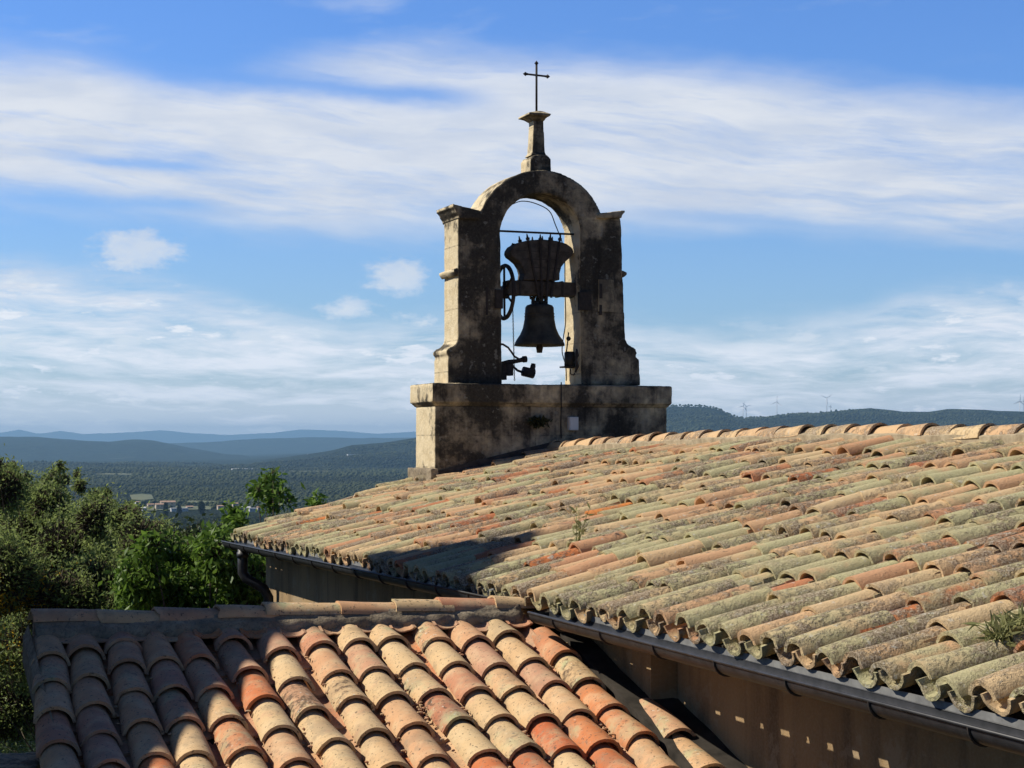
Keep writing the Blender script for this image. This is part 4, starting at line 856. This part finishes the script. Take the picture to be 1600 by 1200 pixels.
mb = MB(); mb.box((bq - .075, SM - .05, bl + bh - .01), (bq + .075, SM + .05, bl + bh + .035)); mb.tube([(bq - .055, SM, bl + bh), (bq - .075, SM, bl + bh + .05), (bq - .05, SM, bl + bh + .10)], .022, 8); mb.tube([(bq + .055, SM, bl + bh), (bq + .075, SM, bl + bh + .05), (bq + .05, SM, bl + bh + .10)], .022, 8); mb.tube([(bq, SM - .05, bl + bh), (bq, SM - .06, bl + bh + .06), (bq, SM, bl + bh + .1)], .022, 8); mb.tube([(bq, SM + .05, bl + bh), (bq, SM + .06, bl + bh + .06), (bq, SM, bl + bh + .1)], .022, 8); hb(mb, 'crown_loops', M['bronze'], bell, True)
mb = MB(); mb.tube([(bq, SM, bl + bh - .03), (bq, SM, bl + .03), (bq, SM, bl - .02), (bq, SM, bl - .075)], [.012, .016, .038, .028], 12); hb(mb, 'clapper', M['iron'], bell, True)
(ba, zb1), (bb, _), (_, zb0) = qz(789, 438, SM), qz(903, 438, SM), qz(843, 462, SM)
mb = MB(); mb.box((ba, SM - .085, zb0), (bb, SM + .085, zb1)); o = hb(mb, 'beam', M['wood'], bell); bv = o.modifiers.new('bevel', 'BEVEL'); bv.width = .012; bv.segments = 2
for x in (808, 874, 896):
    a, z = qz(x, 438, SM); mb = MB(); mb.box((a - .012, SM - .092, zb0 - .007), (a + .012, SM + .092, zb1 + .007)); hb(mb, 'iron_band', M['iron'], bell)
YL = [(813, 438.5), (814.5, 428), (812, 419), (807, 411), (800, 405), (794.5, 401), (792, 396), (793, 391), (797, 385), (806, 379.5), (820, 376), (843, 374.5), (866, 377), (880, 381.5), (888, 387), (891.5, 393), (890, 399), (885, 404), (878, 410), (872, 418), (869.5, 428), (869.5, 438.5)]
mb = MB(); mb.prism(gp(YL, SM), SM - .10, SM + .10); yo = hb(mb, 'headstock', M['wood'], bell); bv = yo.modifiers.new('bevel', 'BEVEL'); bv.width = .012; bv.segments = 2
for y in (392, 405, 418):
    (a, z), (b, _) = qz(800 if y < 400 else 812, y, SM), qz(884 if y < 400 else 871, y, SM); mb = MB(); mb.box((a, SM - .1025, z - .003), (b, SM - .09, z + .003)); hb(mb, 'board_joint', M['iron'], bell, parent=yo)
for (x0, y0, x1, y1) in [(800.5, 379, 811, 404), (817, 366, 836, 466), (838, 367, 840.5, 468), (854, 366, 848, 468), (870, 367, 855, 466)]:
    for side in (-1, 1):
        (a, za), (b, zb) = qz(x0, y0, SM), qz(x1, y1, SM); mb = MB(); ys = SM + side * .112
        if y0 > 370 : ys = SM
        mb.tube([(a, ys, za), (a + (b - a) * .05, ys, za + (zb - za) * .05), (b, ys, zb)], [.005, .012, .014], 8)
        mb.tube([(a + (b - a) * .06, ys, za + (zb - za) * .06), (a + (b - a) * .10, ys, za + (zb - za) * .10)], .021, 6); hb(mb, 'strap_rod', M['iron'], bell, parent=yo)
        if y0 > 370: break
wq = qz(788, 456, SM)[0]; wz = qz(790, 456, SM)[1]; mb = MB(); n = 40
ring = [(wq, SM + .275 * math.cos(2 * math.pi * k / n), wz + .275 * math.sin(2 * math.pi * k / n)) for k in range(n + 1)]
mb.tube(ring, .022, 8); whl = hb(mb, 'wheel', M['iron'], bell, True)
for k in range(3):
    a = .5 + k * math.pi / 3; d = np.array((0, math.cos(a), math.sin(a))) * .27; c = np.array((wq, SM, wz)); mb = MB(); mb.tube([c - d, c + d], .012, 6); hb(mb, 'spoke', M['iron'], bell, parent=whl)
mb = MB(); mb.tube([(wq - .02, SM, wz), (wq + .04, SM, wz)], .07, 14); hb(mb, 'wheel_hub', M['iron'], bell, True, parent=whl)
# chain
(a, za), (b, zb) = qz(801, 474, SM - .1), qz(804, 596, SM - .1)
chain = hthing('hanging_chain', (b, SM - .1, zb), 'thin chain hanging from the wheel left of the bell', 'chain'); mb = MB(); n = 46
for k in range(n):
    t = k / n; c = np.array((a + (b - a) * t, SM - .1, za + (zb - za) * t)); o2 = [(c + np.array((.006 * math.cos(u) if k % 2 else 0, 0 if k % 2 else .006 * math.cos(u), .011 * math.sin(u)))) for u in np.linspace(0, 6.283, 9)]; mb.tube(o2, .0028, 4, cap=False)
hb(mb, 'chain_links', M['iron'], chain)
# hammer mechanism
def P3(x, y, s=None): s = SM - .05 if s is None else s; q, z = qz(x, y, s); return np.array((q, s, z))
ham = hthing('bell_hammer', tuple(P3(795, 594)), 'rusty striking hammer on a curved arm below the bell, against the left pier', 'bell hammer')
mb = MB(); mb.tube([P3(771, 539), P3(777, 537), P3(786, 538), P3(794, 543), P3(800, 551), (P3(804, 557)), P3(811, 561), P3(819, 562)], .011, 8); hb(mb, 'lever_arm', M['iron'], ham, True)
mb = MB(); mb.tube([P3(785, 569), P3(795, 566), P3(808, 564), P3(820, 561)], [.03, .028, .022, .028], 10); mb.tube([P3(817, 561.5), P3(822.5, 561)], .034, 12); hb(mb, 'pivot', M['iron'], ham, True)
mb = MB(); p = P3(794.5, 578); mb.box(p - np.array((.035, .05, .06)), p + np.array((.035, .05, .06))); p = P3(788, 580); mb.box(p - np.array((.03, .04, .09)), p + np.array((.012, .04, .07))); hb(mb, 'bracket', M['iron'], ham)
mb = MB(); mb.tube([P3(799, 569), P3(803, 574), P3(809, 579), P3(818, 582)], .013, 8); hb(mb, 'hammer_arm', M['iron'], ham, True)
mb = MB(); mb.tube([P3(817, 580), P3(834, 584)], .052, 10); mb.tube([P3(829, 586), P3(833, 572), P3(833.5, 568)], [.03, .028, .022], 10); hb(mb, 'hammer_head', M['iron'], ham, True)
mot = hthing('striker_motor', tuple(P3(889, 575)), 'small black motor box with lever and ball on the right pier', 'motor')
mb = MB(); mb.lathe([(.045, -.09), (.055, -.085), (.055, .07), (.045, .085)], tuple(P3(890, 562)), n=18); hb(mb, 'housing', M['motor'], mot, True)
mb = MB(); p = P3(888, 573.5); mb.box(p - np.array((.07, .07, .008)), p + np.array((.07, .07, .008))); hb(mb, 'base_plate', M['iron'], mot)
mb = MB(); mb.tube([P3(885, 551), P3(887, 535), P3(888.5, 519)], .007, 6); hb(mb, 'lever', M['iron'], mot, True)
mb = MB(); mb.lathe([(.001, -.026), (.018, -.018), (.026, 0), (.018, .018), (.001, .026)], tuple(P3(888.5, 529)), n=14); hb(mb, 'ball_weight', M['iron'], mot, True)
mb = MB(); mb.tube([P3(901, 545, SF - .02), P3(902, 555, SF - .02), P3(900, 562, SF - .02), P3(902, 572, SF - .02), P3(899, 582, SF - .02)], [.008, .02, .012, .02, .01], 6); mb.tube([P3(891, 576), P3(891, 584), P3(896, 586), P3(901, 580)], .007, 6); hb(mb, 'linkage', M['iron'], mot, True)
def cable(name, pts, r_, lab):
    c = hthing(name, tuple(pts[-1]), lab, 'cable'); mb = MB(); P = [np.array(p) for p in pts]; out = []
    for i in range(len(P) - 1):
        p0, p1, p2, p3 = P[max(i - 1, 0)], P[i], P[i + 1], P[min(i + 2, len(P) - 1)]
        for t in np.linspace(0, 1, 6)[:-1]: out.append(.5 * ((2 * p1) + (-p0 + p2) * t + (2 * p0 - 5 * p1 + 4 * p2 - p3) * t * t + (-p0 + 3 * p1 - 3 * p2 + p3) * t ** 3))
    out.append(P[-1]); mb.tube(out, r_, 6); hb(mb, 'wire', M['cable'], c, True)
cable('power_cable', [P3(800, 318, SM), P3(815, 313, SM), P3(835, 316, SM), P3(858, 328, SM), P3(868, 350, SM), P3(879, 379, SM), P3(882.5, 400, SM), P3(883, 450, SM), P3(884, 500, SM), P3(880, 530, SM), P3(878.5, 550, SM), P3(884, 572, SM), P3(885, 595, SM)], .0055, 'black cable looping from the arch down past the bell')
GB = GS - .012
cable('wall_cable', [P3(877, 597, GS - .06), P3(877, 630, GS - .06), P3(877, 636, GB), P3(876.5, 660, GB), P3(877, 685, GB)], .006, 'thin cable running down the gable base left of the white box')
bx = P3(895, 662, GS - .03); wbx = hthing('junction_box', tuple(bx), 'small white electrical box on the front of the gable base', 'electrical box')
mb = MB(); mb.box(bx - np.array((.052, .035, .07)), bx + np.array((.052, .03, .07))); o = hb(mb, 'box_body', M['white'], wbx); bv = o.modifiers.new('bevel', 'BEVEL'); bv.width = .008; bv.segments = 2
mb = MB(); mb.box(bx - np.array((.046, .041, .064)), bx + np.array((.046, -.034, .064))); hb(mb, 'lid', M['white'], wbx)

# ------------------------------------------------------------------ weeds
def weed(name, qsz, n, h, spread, m, label, size=.05, asp=5, stalks=6, seed=1):
    o = hthing(name, qsz, label, 'weed'); r = np.random.default_rng(seed); st = MB(); P = []
    for k in range(stalks):
        e = np.array((r.normal() * spread, r.normal() * spread, h * (.5 + .5 * r.random()))); st.tube([(0, 0, -.02), e * .5 + r.normal(size=3) * .01, e], [.003, .002, .001], 4)
        for _ in range(n // stalks): f = r.random(); P.append(e * f + r.normal(size=3) * .012)
    st.build('stem', M[m], o); V, Q, t = leaves(np.array(P), size, asp, -.6, seed); quadmesh('foliage', V, Q, t, M[m], o); return o
def onroof(x, y):
    for q in np.arange(EAVE_Q, RIDGE_Q, .01):
        a = qs(x, y, q=q)
        if a[2] < zc(q, a[1]) + .0 : 
            return (a[0], a[1], zc(a[0], a[1]) - .05)
    return (5, 10, -.5)
def onroof2(x, y):
    best = None
    for q in np.arange(EAVE_Q, RIDGE_Q, .005):
        a = qs(x, y, q=q); e = abs(a[2] - zc(q, a[1]))
        if best is None or e < best[0]: best = (e, (a[0], a[1], zc(a[0], a[1]) - .04))
    return best[1]
weed('roof_weed', onroof2(901, 845), 60, .30, .03, 'weed', 'spindly yellowish weed growing between the tiles of the large roof', .05, 4, 5, 3)
weed('grass_tuft', onroof2(1568, 985), 200, .06, .06, 'weed', 'green grass tuft growing on the tiles near the right edge', .07, 7, 24, 4)
weed('grass_tuft', onroof2(1595, 968), 140, .06, .05, 'weed', 'smaller green tuft at the very right edge of the tiled roof', .07, 7, 20, 5)
weed('wall_weed', tuple(P3(838, 663, GS - .03)), 500, .05, .06, 'darkweed', 'dark round clump of weed on the front of the gable base', .05, 3, 20, 6)
# ------------------------------------------------------------------ garden wall lower left
gw = thing('garden_wall', at(10, 1400, 11.0), 'pale rough stone wall corner at the lower left', 'wall', .2)
mb = MB(); gz = at(10, 1182, 11)[2] - at(10, 1400, 11)[2]; r = random.Random(9); z = 0
mb.box((-1.2, -.25, -3), (.20, .25, gz - .06)); mb.box((-1.25, -.3, gz - .06), (-.16, .3, gz + .03)); mb.box((-.15, -.3, gz - .06), (.23, .3, gz))
weather(mb.build('masonry', M['stone2'], gw), .03, .04, .12)

# ------------------------------------------------------------------ neighbours outside the frame whose shadows fall on the roofs
tw = thing('bell_tower_house', (-10.4, 13.6, -5.5), 'narrow stuccoed tower with pitched tiled roof, standing outside the left edge', 'tower')
def twp(name, poly, m, x0, x1):
    mb = MB(); n = len(poly); mb.add([(x0 + 10.4, y - 13.6, z + 5.5) for y, z in poly] + [(x1 + 10.4, y - 13.6, z + 5.5) for y, z in poly], [tuple(range(n)), tuple(range(n, 2 * n))[::-1]] + [(i, n + i, n + (i + 1) % n, (i + 1) % n) for i in range(n)]); return mb.build(name, M[m], tw)
twp('wall', [(12.25, -5.5), (12.25, 7.95), (13.2, 8.52), (14.05, 7.4), (14.05, -5.5)], 'plaster', -12.0, -9.06)
twp('roof', [(12.05, 7.90), (12.05, 7.98), (12.6, 8.24), (13.22, 8.68), (13.66, 8.27), (13.85, 7.92), (14.06, 7.60), (14.22, 7.26), (14.2, 7.15), (14.0, 7.45), (13.2, 8.56)], 'fresh', -12.2, -8.98)
nh = thing('neighbour_house', (-7.0, 10.3, -5.5), 'low stuccoed house with a tiled gable roof just outside the left edge', 'house')
def nhp(name, poly, m, x0, x1):
    mb = MB(); n = len(poly); mb.add([(x0 + 7, y - 10.3, z + 5.5) for y, z in poly] + [(x1 + 7, y - 10.3, z + 5.5) for y, z in poly], [tuple(range(n)), tuple(range(n, 2 * n))[::-1]] + [(i, n + i, n + (i + 1) % n, (i + 1) % n) for i in range(n)]); return mb.build(name, M[m], nh)
nhp('wall', [(7.1, -5.5), (7.1, 1.55), (10.5, 3.25), (13.6, 1.7), (13.6, -5.5)], 'plaster', -9.5, -5.6)
nhp('roof', [(6.8, 1.62), (6.8, 1.70), (8.28, 2.41), (9.2, 2.84), (10.45, 3.45), (10.6, 3.45), (13.9, 1.75), (13.9, 1.67), (10.5, 3.30)], 'fresh', -9.7, -5.45)
# ------------------------------------------------------------------ haze
mb = MB(); mb.box((-57000, -57000, -260), (57000, 57000, 620)); hz = bpy.data.materials.new('haze_air'); hz.use_nodes = True; hn = hz.node_tree; hn.nodes.clear()
ho = hn.nodes.new('ShaderNodeOutputMaterial'); pv = hn.nodes.new('ShaderNodeVolumePrincipled'); pv.inputs['Color'].default_value = (.38, .68, 1, 1); pv.inputs['Density'].default_value = 4.1e-5; pv.inputs['Anisotropy'].default_value = .1
hn.links.new(pv.outputs[0], ho.inputs['Volume']); hob = mb.build('haze', hz); tag(hob, 'pale blue air haze over the valley', 'haze', kind='stuff')
